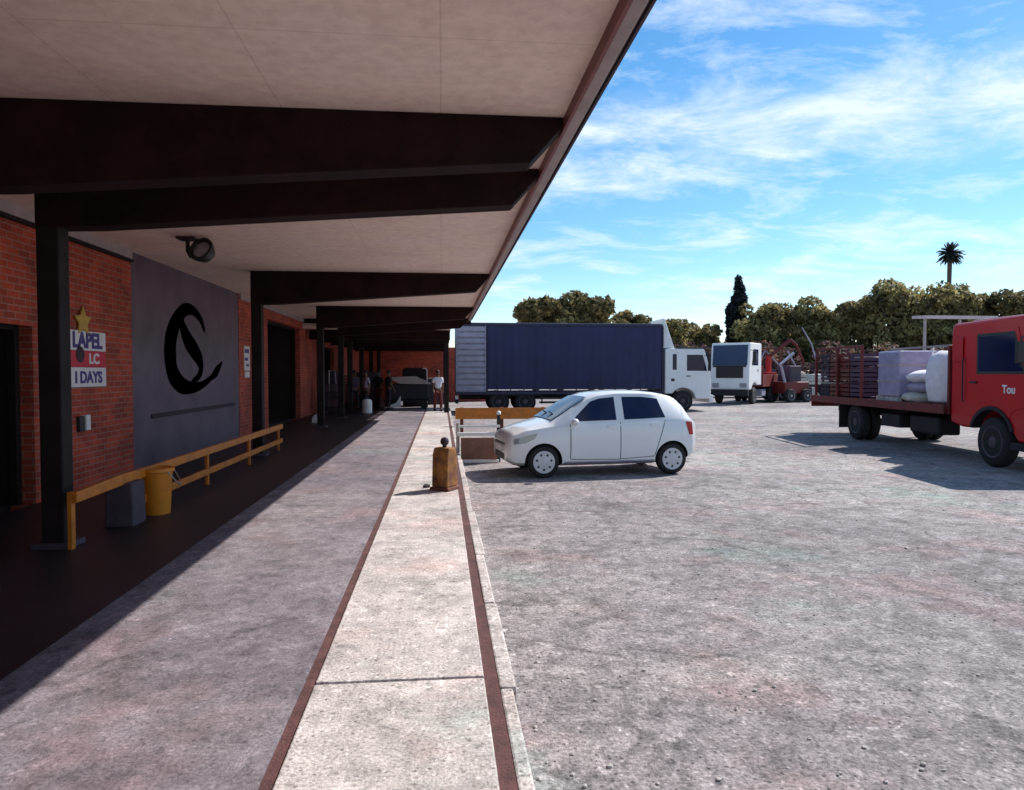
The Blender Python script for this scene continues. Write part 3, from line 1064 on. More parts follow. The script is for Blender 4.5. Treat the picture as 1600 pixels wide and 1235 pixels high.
def red_truck():
    t = thing('flatbed_truck', 'red flatbed truck loaded with crates, wrapped pallet and white sacks', 'truck', (11.87, 12.82, 0), R(-96.7))
    W = 1.12
    prof = arc_profile([(-1.35, 2.80), (-1.28, 2.90), (.85, 2.92), (1.02, 2.80), (1.28, 1.85), (1.34, 1.75), (1.36, .55), (.75, .55)], 0, .50, .64, .72, [(-.95, .72), (-1.35, .80)])
    cab = MB().prism(prof, 'y', -W, W).build('cab', 'redpaint', t, True, .05, 3, angle=30)
    for sg in (-1, 1):
        y0, y1 = (-W - .012, -W - .0005) if sg < 0 else (W + .0005, W + .012)
        dp = arc_profile([(-.78, 2.72), (.72, 2.72), (.98, 1.80), (.98, 1.22), (.60, 1.12)], 0, .50, .70, .98, [(-.78, .98)])
        dr = MB().prism(dp, 'y', y0, y1).build('door', 'redpaint', t, bevel=.005)
        ya = -W - .016 if sg < 0 else W + .004
        MB().prism([(-.42, 1.88), (-.42, 2.58), (.60, 2.58), (.88, 1.88)], 'y', ya, ya + .012).build('window', 'glass', dr, bevel=.003)
        MB().prism([(-.475, 1.825), (-.475, 2.635), (.64, 2.635), (.96, 1.825)], 'y', ya + .002, ya + .012).build('window_seal', 'black', dr)
        ya = -W - .045 if sg < 0 else W + .014
        MB().box(-.66, -.44, ya, ya + .03, 1.64, 1.68).build('handle', 'black', dr, bevel=.006)
        if sg < 0:
            lettering('lettering', 'Tou', .22, 'white', dr, Matrix.Translation((.50, -W - .015, 1.53)) @ Matrix(((1, 0, 0, 0), (0, 0, -1, 0), (0, 1, 0, 0), (0, 0, 0, 1))), bold=.006)
        ya = -W - .04 if sg < 0 else W + .014
        MB().tube([(-.86, sg * (W + .03), 1.25), (-.88, sg * (W + .045), 1.3), (-.88, sg * (W + .045), 2.1), (-.86, sg * (W + .03), 2.15)], .014, 6).build('grab_rail', 'black', t, True)
        MB().box(.98, 1.10, ya, ya + .026, 1.40, 1.46).build('indicator', 'amber', t, bevel=.006)
        MB().box(-1.28, -.92, ya + .012, ya + .026, 2.1, 2.6).build('side_vent', 'redpaint', t, bevel=.006)
        # mirror and step
        MB().tube([(1.0, sg * (W + .0), 2.55), (1.12, sg * (W + .22), 2.5), (1.12, sg * (W + .22), 1.95)], .018, 8).build('mirror_arm', 'black', t, True)
        MB().box(1.07, 1.15, sg * (W + .22) - .09, sg * (W + .22) + .09, 2.02, 2.42).build('mirror', 'black', t, bevel=.02)
        MB().box(.62, 1.0, sg * W - .05, sg * W + .05, .40, .54).build('step', 'chassis', t, bevel=.01)
        gd = MB()
        arc = [(.70 * cos(a), .50 + .70 * sin(a)) for a in [pi * .12 + pi * .76 * k / 12 for k in range(13)]]
        arc2 = [(.63 * cos(a), .50 + .63 * sin(a)) for a in [pi * .12 + pi * .76 * k / 12 for k in range(13)]][::-1]
        yb = -W - .03 if sg < 0 else W - .16
        gd.prism(arc + arc2, 'y', yb, yb + .19).build('mudguard', 'chassis', t)
    MB().prism([(1.045, 2.73), (1.035, 2.72), (1.27, 1.90), (1.285, 1.90)], 'y', -1.0, 1.0).build('windscreen', 'glass', t)
    MB().box(1.36, 1.40, -.9, .9, 1.15, 1.5).build('grille', 'black', t, bevel=.01)
    MB().box(1.32, 1.46, -1.1, 1.1, .45, .80).build('bumper', 'chassis', t, bevel=.03)
    for sg in (-1, 1):
        MB().cyl((1.34, sg * .85, .98), (1.40, sg * .85, .98), .12, n=20).build('headlight', 'lamp', t, True)
    MB().box(-1.30, .4, -.7, .7, 2.925, 2.98).build('roof_visor', 'trim', t, bevel=.02)
    ch = MB()
    for sg in (-1, 1):
        ch.box(-8.3, 1.2, sg * .42 - .05, sg * .42 + .05, .68, .93)
    for xx in (-8.2, -6.6, -5.0, -3.4, -1.7):
        ch.box(xx, xx + .1, -.37, .37, .7, .9)
    ch.build('chassis', 'chassis', t)
    MB().box(-3.1, -1.9, -1.05, -.55, .45, .85).build('fuel_tank', 'chassis', t, bevel=.05, seg=3)
    MB().box(-2.6, -1.8, .5, 1.0, .42, .82).build('battery_box', 'chassis', t, bevel=.02)
    MB().box(-4.4, -3.5, -1.08, -.6, .50, .82).build('tool_box', 'chassis', t, bevel=.02)
    dk = MB().box(-8.55, -1.45, -1.2, 1.2, .98, 1.12)
    dk = dk.build('deck', 'reddark', t, bevel=.012)
    MB().box(-8.57, -1.43, -1.225, -1.201, .96, 1.16).box(-8.57, -1.43, 1.201, 1.225, .96, 1.16).build('side_rail', 'reddark', dk, bevel=.005)
    MB().box(-1.44, -1.38, -1.15, 1.15, .95, 2.45).build('headboard', 'reddark', t, bevel=.01)
    for yy in (-1.14, 1.14):
        for xx in (-8.4, -6.9, -5.4):
            MB().box(xx, xx + .07, yy - .035, yy + .035, 1.13, 2.55).build('stake', 'reddark', t, bevel=.006)
    for yy in (-1.14, 1.14):
        MB().box(-8.35, -5.33 if yy < 0 else -3.2, yy - .03, yy + .03, 2.552, 2.61).build('top_rail', 'trim' if yy > 0 else 'reddark', t, bevel=.006)
    MB().box(-8.6, -8.56, -1.2, 1.2, .80, .97).build('tail_board', 'reddark', t, bevel=.006)
    for sg in (-1, 1):
        MB().box(-8.63, -8.605, sg * .9 - .2, sg * .9 + .2, .83, .94).build('tail_light', 'redlens', t, bevel=.004)
        wheel(t, 0, sg * .98, sg, .49, .26, 'hubdark', 8)
        wheel(t, -5.75, sg * 1.02, sg, .49, .24, 'hubdark', 8)
        wheel(t, -5.75, sg * .74, sg, .49, .24, 'hubdark', 8, 'inner_wheel')
        MB().box(-6.6, -6.56, sg * .9 - .3, sg * .9 + .3, .28, .94).build('mud_flap', 'rubber', t)
    MB().cyl((0, -.9, .49), (0, .9, .49), .07, n=12).build('front_axle', 'chassis', t)
    MB().cyl((-5.75, -.7, .49), (-5.75, .7, .49), .1, n=12).build('rear_axle', 'chassis', t)
    mtx = t.matrix_basis.copy()
    bpy.context.view_layer.update()
    mtx = t.matrix_world.copy()

    def on(x, y_, z=1.125):
        return mtx @ Vector((x, y_, z))
    rz = R(-96.7)
    # load: each piece a thing of its own
    p = thing('wrapped_pallet', 'grey purple shrink wrapped pallet in the middle of the red truck deck', 'pallet', on(-4.2, -.55), rz)
    q = MB()
    for k in (-.45, 0, .45):
        q.box(-.55, .55, k - .05, k + .05, 0, .10)
    for k in range(5):
        q.box(-.55 + k * .235, -.40 + k * .235, -.5, .5, .10, .125)
    q.build('pallet_base', 'palewood', p)
    MB().box(-.52, .52, -.48, .48, .128, 1.28).build('wrapped_load', 'wrap', p, bevel=.05, seg=3)
    MB().box(-.53, .53, -.49, .49, .5, .54).box(-.53, .53, -.49, .49, .9, .94).build('strap', 'trim', p)
    p2 = dup(p, on(-4.2, .55), rz, 'shrink wrapped pallet behind the grey purple one on the far deck side')
    # bulk bag and loose sacks
    bb = thing('bulk_bag', 'bulging white bulk bag with lifting loops right behind the red cab', 'bulk bag', on(-2.15, -.52), rz + .06)
    bm = bmesh.new()
    rg = random.Random(3)
    rings = []
    for i in range(15):
        z = 1.22 * i / 14
        k_ = .50 + .07 * sin(pi * min(1, z / 1.1)) - (.10 if i == 0 else 0) - max(0, z - 1.1) * 1.6
        ring = []
        for j in range(32):
            a = 2 * pi * j / 32
            sq = 1 / max(abs(cos(a)), abs(sin(a)))
            rad = k_ * (.72 + .28 * min(sq, 1.3)) * (1 + .025 * sin(a * 9 + z * 3) + rg.uniform(-.008, .008))
            ring.append(bm.verts.new((rad * cos(a), rad * sin(a), z + .02 * sin(a * 3 + 1) * (z / 1.2))))
        rings.append(ring)
    for a_, b_ in zip(rings, rings[1:]):
        for j in range(32):
            bm.faces.new((a_[j], a_[(j + 1) % 32], b_[(j + 1) % 32], b_[j]))
    bm.faces.new(rings[0][::-1])
    bm.faces.new(rings[-1])
    me = bpy.data.meshes.new('bag_body')
    bm.to_mesh(me)
    bm.free()
    link('bag_body', me, 'sack', bb, True)
    for sx_ in (-1, 1):
        for sy_ in (-1, 1):
            MB().tube([(sx_ * .42, sy_ * .30, 1.05), (sx_ * .38, sy_ * .30, 1.30), (sx_ * .30, sy_ * .36, 1.30), (sx_ * .30, sy_ * .42, 1.05)], .018, 6).build('loop', 'sack', bb, True)
    for k, (x_, y__, lev, m_, lb) in enumerate(((-3.12, -.72, 0, 'palewood', 'greyish sack on the deck between the wrapped pallet and the bulk bag'), (-3.10, -.62, 1, 'wrap', 'lilac grey sack on top of the greyish sack by the bulk bag'), (-3.06, -.68, 2, 'sack', 'white slumped sack topmost by the bulk bag'))):
        o = MB().blob((0, 0, .13), (.33, .48, .16), 3, .05, k).build('sack', m_, None, True)
        o.location = on(x_, y__, 1.12 + lev * .26)
        o.rotation_euler = (.05 * (k - 1), .06 * (1 - k), rz + .2 * (k - 1))
        tag(o, lb, 'sack', 'sacks on the red truck')
    # crates at the tail
    cols = ['tarp', 'darkcloth', 'reddark', 'tarp', 'greybox', 'rust']
    cn = {'tarp': 'dark purple', 'darkcloth': 'near black', 'reddark': 'dull red', 'greybox': 'dark grey', 'rust': 'rust brown'}
    proto = {}
    k = 0
    for ix in range(4):
        for lev in range(3):
            cm_ = cols[(ix * 2 + lev * 3 + (ix // 2)) % 6]
            if cm_ not in proto:
                e = thing('crate', 'x', 'crate', on(0, 0), rz, 'crates on the red truck')
                b_ = MB()
                b_.box(-.3, .3, -.42, .42, 0, .03)
                for zz_ in (.08, .20, .32):
                    b_.box(-.3, -.275, -.42, .42, zz_, zz_ + .085).box(.275, .3, -.42, .42, zz_, zz_ + .085)
                    b_.box(-.274, .274, -.42, -.395, zz_, zz_ + .085).box(-.274, .274, .395, .42, zz_, zz_ + .085)
                b_.build('slats', cm_, e)
                for sx_ in (-1, 1):
                    for sy_ in (-1, 1):
                        MB().box(sx_ * .25 - .022, sx_ * .25 + .022, sy_ * .37 - .022, sy_ * .37 + .022, .03, .41).build('corner_post', cm_, e)
                MB().blob((0, 0, .22), (.25, .36, .15), 2, .1, k).build('contents', 'tarp', e, True)
                proto[cm_] = e
                cr_ = e
                cr_.location = on(-5.9 - ix * .66, -.66, 1.122 + lev * .43)
            else:
                cr_ = dup(proto[cm_], on(-5.9 - ix * .66, -.66, 1.122 + lev * .43), rz)
            pos = ('nearest the wrapped pallet', 'second from the wrapped pallet', 'second from the truck tail', 'nearest the truck tail')[ix]
            lv = ('bottom', 'middle', 'top')[lev]
            cr_['label'] = f'{cn[cm_]} slatted crate, {lv} of the stack {pos}'
            k += 1
    # dark tarpaulin covered heap on the far side
    h = MB()
    h.blob((0, 0, .55), (1.3, .45, .72), 3, .06, 4)
    o = h.build('covered_heap', 'tarp', None, True)
    o.location = on(-6.9, .55, 1.12)
    o.rotation_euler = (0, 0, rz)
    tag(o, 'heap under dark purple tarpaulin behind the crates on the truck', 'heap')


red_truck()


def cab_simple(t, x0, x1, z0, z1, W, m, wr, wx, slope=.3):
    prof = arc_profile([(x0, z1 - .06), (x0 + .08, z1), (x1 - slope - .05, z1), (x1 - slope, z1 - .08), (x1, z0 + (z1 - z0) * .48), (x1 + .03, z0 + .1), (x1, z0 - .25), (wx + wr * 1.25, z0 - .25)], wx, wr, wr * 1.28, z0, [(x0, z0)])
    return MB().prism(prof, 'y', -W, W).build('cab', m, t, True, .05, 3, angle=30)


def blue_truck():
    t = thing('box_truck', 'long blue curtain sided truck with a white cab parked behind the hatchback', 'truck', (.66, 34.2, 0))
    H0, H1 = .98, 4.14
    W = 1.2
    b = MB().box(1.46, 9.78, -W + .02, W - .02, H0 + .1, H1 - .1).build('cargo_body', 'bluedk', t)
    # rippled curtain
    cur = MB()
    n = 110
    for sg in (-1, 1):
        bm = cur.bm
        prev = None
        for i in range(n + 1):
            x = 1.48 + (9.74 - 1.48) * i / n
            dy = .012 * sin(i * 1.25) + .01 * sin(i * .37 + 1)
            row = [bm.verts.new((x, sg * (W + .02 + dy * k), z)) for z, k in ((H0 + .12, .4), (H0 + .6, 1), (2.5, 1.3), (3.5, 1), (H1 - .12, .3))]
            if prev:
                for k in range(4):
                    bm.faces.new((prev[k], row[k], row[k + 1], prev[k + 1]))
            prev = row
    bmesh.ops.recalc_face_normals(cur.bm, faces=cur.bm.faces[:])
    cu = cur.build('curtain', 'blue', b, True, angle=80)
    st = MB()
    for i in range(13):
        x = 1.9 + i * .62
        st.box(x, x + .04, -W - .055, -W - .05, H0 + .02, H0 + .55)
        st.box(x - .015, x + .055, -W - .058, -W - .05, H0 + .08, H0 + .16)
    st.build('buckle_straps', 'bluedk', b)
    fr = MB()
    fr.box(0, 9.8, -W - .03, W + .03, H1 - .1, H1 + .03)
    fr.box(9.79, 9.86, -W - .03, W + .03, H0, H1 - .1)
    fr.box(1.39, 1.455, -W - .03, W + .03, H0, H1 - .1)
    fr.build('body_frame', 'bluedk', t, bevel=.015)
    MB().box(.4, 9.7, -W + .1, W - .1, H1 + .032, H1 + .05).build('roof_sheet', 'roofpale', t)
    MB().box(0, 9.8, -W - .03, W + .03, H0 - .14, H0 + .0).build('side_rave', 'bluedk', t, bevel=.01)
    # slatted pale rear section
    for yy in (-W - .02, W - .03):
        sl = MB()
        for k in range(11):
            z = H0 + .06 + k * .275
            sl.box(.06, 1.34, yy, yy + .05, z, z + .2)
        sl.build('rear_slats', 'slat', t, bevel=.01)
    fr = MB()
    for x in (.0, 1.34):
        fr.box(x, x + .05, -W - .035, -W + .04, H0, H1 - .1).box(x, x + .05, W - .04, W + .035, H0, H1 - .1)
    fr.box(.05, 1.34, -W - .035, W + .035, H0 - .001, H0 + .05)
    fr.build('slat_frame', 'slat', t, bevel=.008)
    MB().box(.05, 1.33, -W + .05, W - .05, H0 + .01, H1 - .11).build('rear_box', 'slat', t)
    ch = MB()
    for sg in (-1, 1):
        ch.box(.2, 12, sg * .42 - .05, sg * .42 + .05, .6, .84)
    ch.build('chassis', 'chassis', t)
    gu = MB()
    for z in (.42, .62):
        gu.box(3.9, 8.6, -W - .0, -W + .04, z, z + .1)
    for x in (4.0, 6.2, 8.4):
        gu.box(x, x + .06, -W + .042, -W + .09, .4, .84)
    gu.build('side_guard', 'chassis', t)
    MB().box(7.9, 9.3, -W + .1, -.5, .36, .82).build('fuel_tank', 'steel', t, bevel=.06, seg=3)
    MB().box(-.02, .12, -1.1, 1.1, .42, .58).build('under_run_bar', 'chassis', t, bevel=.01)
    for sg in (-1, 1):
        MB().box(-.03, .1, sg * 1.0 - .1, sg * 1.0 + .1, .62, .80).build('tail_light', 'white' if sg < 0 else 'redlens', t, bevel=.01)
    cab_simple(t, 9.95, 12.2, .86, 3.02, 1.18, 'white', .5, 10.85)
    for sg in (-1, 1):
        y = -1.184 if sg < 0 else 1.174
        MB().prism([(11.02, 1.95), (11.02, 2.72), (11.80, 2.72), (12.02, 1.95)], 'y', y, y + .01).build('window', 'glass', t, bevel=.003)
        MB().box(10.32, 10.52, y, y + .01, 2.0, 2.75).build('quarter_window', 'glass', t, bevel=.003)
        MB().box(10.25, 10.42, y - .002, y + .008, 1.45, 1.58).build('filler_cap', 'black', t, bevel=.003)
        y = -1.194 if sg < 0 else 1.182
        MB().box(11.0, 11.2, y - .02, y + .02, 1.68, 1.72).build('handle', 'black', t)
        MB().box(12.0, 12.1, sg * 1.42 - .09, sg * 1.42 + .09, 1.95, 2.6).build('mirror', 'black', t, bevel=.02)
        MB().tube([(11.9, sg * 1.17, 2.7), (12.05, sg * 1.42, 2.62)], .02, 6).build('mirror_arm', 'black', t)
    MB().prism([(11.935, 2.90), (11.95, 2.91), (12.21, 2.0), (12.20, 1.98)], 'y', -1.05, 1.05).build('windscreen', 'screen', t)
    MB().prism([(9.88, 3.03), (9.88, 4.46), (9.96, 4.46), (10.45, 3.03)], 'y', -1.05, 1.05).build('wind_deflector', 'white', t, True, .04, 3)
    MB().box(10.5, 12.15, -1.2, 1.2, 3.022, 3.09).build('sun_visor', 'black', t, bevel=.02)
    MB().box(12.15, 12.35, -1.15, 1.15, .42, .80).build('bumper', 'white', t, bevel=.03)
    for sg in (-1, 1):
        MB().cyl((12.2, sg * .9, 1.0), (12.27, sg * .9, 1.0), .12, n=16).build('headlight', 'lamp', t)
        wheel(t, 10.85, sg * 1.02, sg, .5, .27, 'hubdark', 8)
        for x in (2.0, 3.25):
            wheel(t, x, sg * 1.02, sg, .5, .25, 'hubdark', 8)
            MB().prism([(x - .6, .98 - .16), (x - .62, .78), (x - .58, .78), (x + .58, .78), (x + .62, .78), (x + .6, .82)], 'y', sg * 1.02 - .15, sg * 1.02 + .15).build('mudguard', 'chassis', t)


blue_truck()


def white_truck():
    a = math.atan2(-.75, -.66)
    t = thing('tipper_truck', 'white cab truck facing the yard beside the blue curtain sided truck', 'truck', (17.6, 41.2, 0), a)
    W = 1.15
    cab_simple(t, -1.25, 1.1, 1.12, 3.62, W, 'white', .56, 0, .16)
    for sg in (-1, 1):
        y = -W - .004 if sg < 0 else W - .006
        MB().prism([(-.62, 2.3), (-.62, 3.25), (.35, 3.25), (.62, 2.3)], 'y', y, y + .01).build('window', 'glass', t, bevel=.003)
        MB().box(-.64, -.45, y - .03, y + .04, 2.0, 2.05).build('handle', 'black', t)
        MB().box(.9, 1.0, sg * (W + .25) - .1, sg * (W + .25) + .1, 2.4, 3.1).build('mirror', 'black', t, bevel=.02)
        MB().tube([(.85, sg * W, 3.2), (.95, sg * (W + .25), 3.1)], .02, 6).build('mirror_arm', 'black', t)
        MB().box(1.13, 1.19, sg * .82 - .2, sg * .82 + .2, 1.0, 1.25).build('headlight', 'lamp', t, bevel=.02)
    MB().prism([(.955, 3.48), (.97, 3.49), (1.125, 2.32), (1.11, 2.31)], 'y', -1.03, 1.03).build('windscreen', 'screen', t)
    MB().box(1.10, 1.17, -.8, .8, 1.55, 2.2).build('grille', 'black', t, bevel=.02)
    MB().box(1.0, 1.22, -1.12, 1.12, .5, .86).build('bumper', 'chassis', t, bevel=.03)
    MB().box(1.13, 1.165, -1.0, 1.0, 2.2, 2.3).build('wiper_panel', 'black', t, bevel=.01)
    ch = MB()
    for sg in (-1, 1):
        ch.box(-6.2, 1.0, sg * .42 - .05, sg * .42 + .05, .65, .9)
    ch.build('chassis', 'chassis', t)
    MB().box(-2.6, -1.6, -1.1, -.5, .45, .88).box(-2.4, -1.6, .5, 1.1, .42, .86).build('tank', 'slat', t, bevel=.05, seg=3)
    bd = MB()
    bd.box(-6.3, -1.5, -1.15, 1.15, 1.0, 1.12)
    bd.build('deck', 'reddark', t, bevel=.01)
    MB().box(-6.3, -1.5, -1.19, -1.151, 1.0, 1.75).box(-6.3, -1.5, 1.151, 1.19, 1.0, 1.75).box(-1.52, -1.46, -1.19, 1.19, 1.0, 2.3).build('drop_side', 'reddark', t, bevel=.008)
    for sg in (-1, 1):
        wheel(t, 0, sg * 1.0, sg, .5, .27, 'hubdark', 8)
        for x in (-3.6, -4.85):
            wheel(t, x, sg * 1.0, sg, .5, .25, 'hubdark', 8)


white_truck()


def crane_truck():
    t = thing('crane_truck', 'flatbed truck with pale boards and a folding loader crane far across the yard', 'truck', (24.2, 46.5, 0), R(4))
    ch = MB()
    for sg in (-1, 1):
        ch.box(-3.4, 3.6, sg * .42 - .05, sg * .42 + .05, .6, .9)
    ch.build('chassis', 'chassis', t)
    MB().box(-2.9, 3.4, -1.2, 1.2, .95, 1.1).build('deck', 'chassis', t, bevel=.01)
    q = MB()
    for k in range(3):
        q.box(-1.6, 3.4, -1.24, -1.205, 1.08 + k * .24, 1.27 + k * .24)
    for x in (-1.55, 0, 1.6, 3.3):
        q.box(x, x + .09, -1.275, -1.245, .95, 1.85)
    q.build('side_boards', 'palewood', t, bevel=.006)
    MB().box(-2.5, -1.75, -.5, .5, 1.1, 1.9).build('crane_base', 'redpaint', t, bevel=.03)
    MB().cyl((-2.1, 0, 1.9), (-2.1, 0, 3.0), .18, n=14).build('crane_column', 'redpaint', t, True)
    MB().tube([(-2.1, -.05, 2.95), (-.6, -.15, 4.1)], .13, 8).build('inner_boom', 'reddark', t)
    MB().tube([(-.6, -.15, 4.1), (-.1, -.15, 3.7), (.4, -.2, 2.5)], .10, 8).build('outer_boom', 'reddark', t)
    MB().tube([(.75, -.9, 1.1), (.9, -.9, 2.6), (.5, -.9, 3.8), (-.2, -.9, 4.9)], [.07, .06, .05, .035], 8).build('loading_arm', 'slat', t, True)
    MB().tube([(-1.2, -1.0, 1.1), (-.7, -1.0, 2.3), (-1.3, -1.0, 3.3)], .06, 8).build('hose_arm', 'slat', t, True)
    MB().box(3.5, 4.9, -1.1, 1.1, .9, 2.6).build('cab', 'reddark', t, bevel=.12, seg=3)
    MB().box(3.75, 4.5, -1.112, -1.101, 1.8, 2.4).build('window', 'glass', t)
    for sg in (-1, 1):
        for x in (-1.6, -.5, 3.9):
            wheel(t, x, sg * 1.0, sg, .48, .26, 'steel', 6)
    o = MB().blob((0, 0, .3), (.9, .6, .4), 3, .05, 2).build('load_bag', 'sack', None, True)
    o.location = (25.6, 46.3, 1.1)
    tag(o, 'pale bulk bag on the deck of the crane truck', 'bag')
    o = MB().blob((0, 0, .4), (.6, .5, .5), 3, .07, 6).build('load_bag', 'tarp', None, True)
    o.location = (24.2, 46.3, 1.1)
    tag(o, 'dark bag beside the loading arm on the crane truck', 'bag')


crane_truck()

# a second, dark machine between the trucks
s = thing('loader_machine', 'dull red yard loader with a raised arm beside the white cab truck', 'machine', (22.0, 43.2, 0), R(20))
MB().box(-1.0, 1.1, -.6, .6, .55, 1.3).build('hull', 'reddark', s, bevel=.08, seg=3)
MB().box(-.5, .5, -.5, .5, 1.32, 2.3).build('cabin', 'tarp', s, bevel=.06, seg=3)
MB().box(-.4, .4, -.51, -.502, 1.5, 2.15).build('window', 'glass', s)
MB().tube([(-.9, -.5, 1.2), (-1.3, -.5, 2.4), (-.2, -.5, 3.1)], .09, 8).build('arm', 'slat', s)
MB().prism([(1.1, .15), (1.9, .15), (1.95, .3), (1.3, .95), (1.1, .95)], 'y', -.8, .8).build('bucket', 'steel', s, bevel=.02)
for sg in (-1, 1):
    for x in (-.7, .7):
        wheel(s, x, sg * .72, sg, .42, .28, 'steel', 5)

# long dark trailer standing behind the trucks
s = thing('low_trailer', 'long dark low trailer standing behind the white cab truck and red loader', 'trailer', (21.5, 52, 0))
MB().box(-6.5, 8.5, -1.2, 1.2, 1.0, 1.25).build('deck', 'chassis', s, bevel=.02)
MB().box(-6.5, 8.5, -1.22, -1.205, .45, .98).build('side_skirt', 'chassis', s)
MB().box(-6.0, -1.0, -1.1, 1.1, 1.26, 2.5).build('covered_load', 'tarp', s, bevel=.12, seg=3)
MB().box(0.2, 3.4, -1.1, 1.1, 1.26, 2.1).build('crate_load', 'greybox', s, bevel=.03)
MB().box(4.0, 8.2, -1.1, 1.1, 1.26, 1.75).build('board_load', 'palewood', s, bevel=.03)
for x in (-4.5, -3.3, 6.0, 7.2):
    wheel(s, x, -1.05, -1, .48, .26, 'hubdark', 6)
s = thing('scrap_frame', 'rusty steel frame of posts and bars beside the crane truck', 'frame', (22.3, 47.6, 0))
fm = MB()
for x in (-1.0, .2, 1.3):
    MB().box(x, x + .1, -.05, .05, 0, 3.6).build('post', 'rust', s)
for z in (1.5, 2.6, 3.5):
    MB().box(-1.1, 1.5, -.09, -.052, z, z + .09).build('bar', 'slat' if z < 2 else 'rust', s)
MB().tube([(-1.0, -.12, 1.5), (.1, -.12, 3.4), (1.3, -.12, 2.2)], .07, 8).build('brace', 'slat', s)

# low shed behind the red truck
s = thing('shed', 'low open shed with a pale pinkish roof behind the red truck cab', 'shed', (33.0, 43, 0))
MB().prism([(-.4, 5.32), (.9, 5.40), (.9, 5.58), (-.4, 5.52)], 'x', -2.3, 2.7).build('roof', 'roofpale', s)
for x in (-2.2, .2, 2.5):
    MB().box(x, x + .13, -.2, -.07, 0, 5.325).build('post', 'trim', s)


# ------------------------------------------------------------------ people
def skinmesh(name, nodes, edges, m, parent, sub=2, root=0):
    me = bpy.data.meshes.new(name)
    me.from_pydata([n[:3] for n in nodes], edges, [])
    o = bpy.data.objects.new('tmp', me)
    COL.objects.link(o)
    sk = o.modifiers.new('s', 'SKIN')
    sk.use_smooth_shade = True
    ly = me.skin_vertices[0].data
    for i, n in enumerate(nodes):
        ly[i].radius = n[3] if isinstance(n[3], tuple) else (n[3], n[3])
        ly[i].use_root = (i == root)
    sb = o.modifiers.new('u', 'SUBSURF')
    sb.levels = sub
    sb.render_levels = sub
    bpy.context.view_layer.update()
    res = baked(o)
    bpy.data.objects.remove(o)
    res.materials.clear()
    return link(name, res, m, parent, True, angle=180)


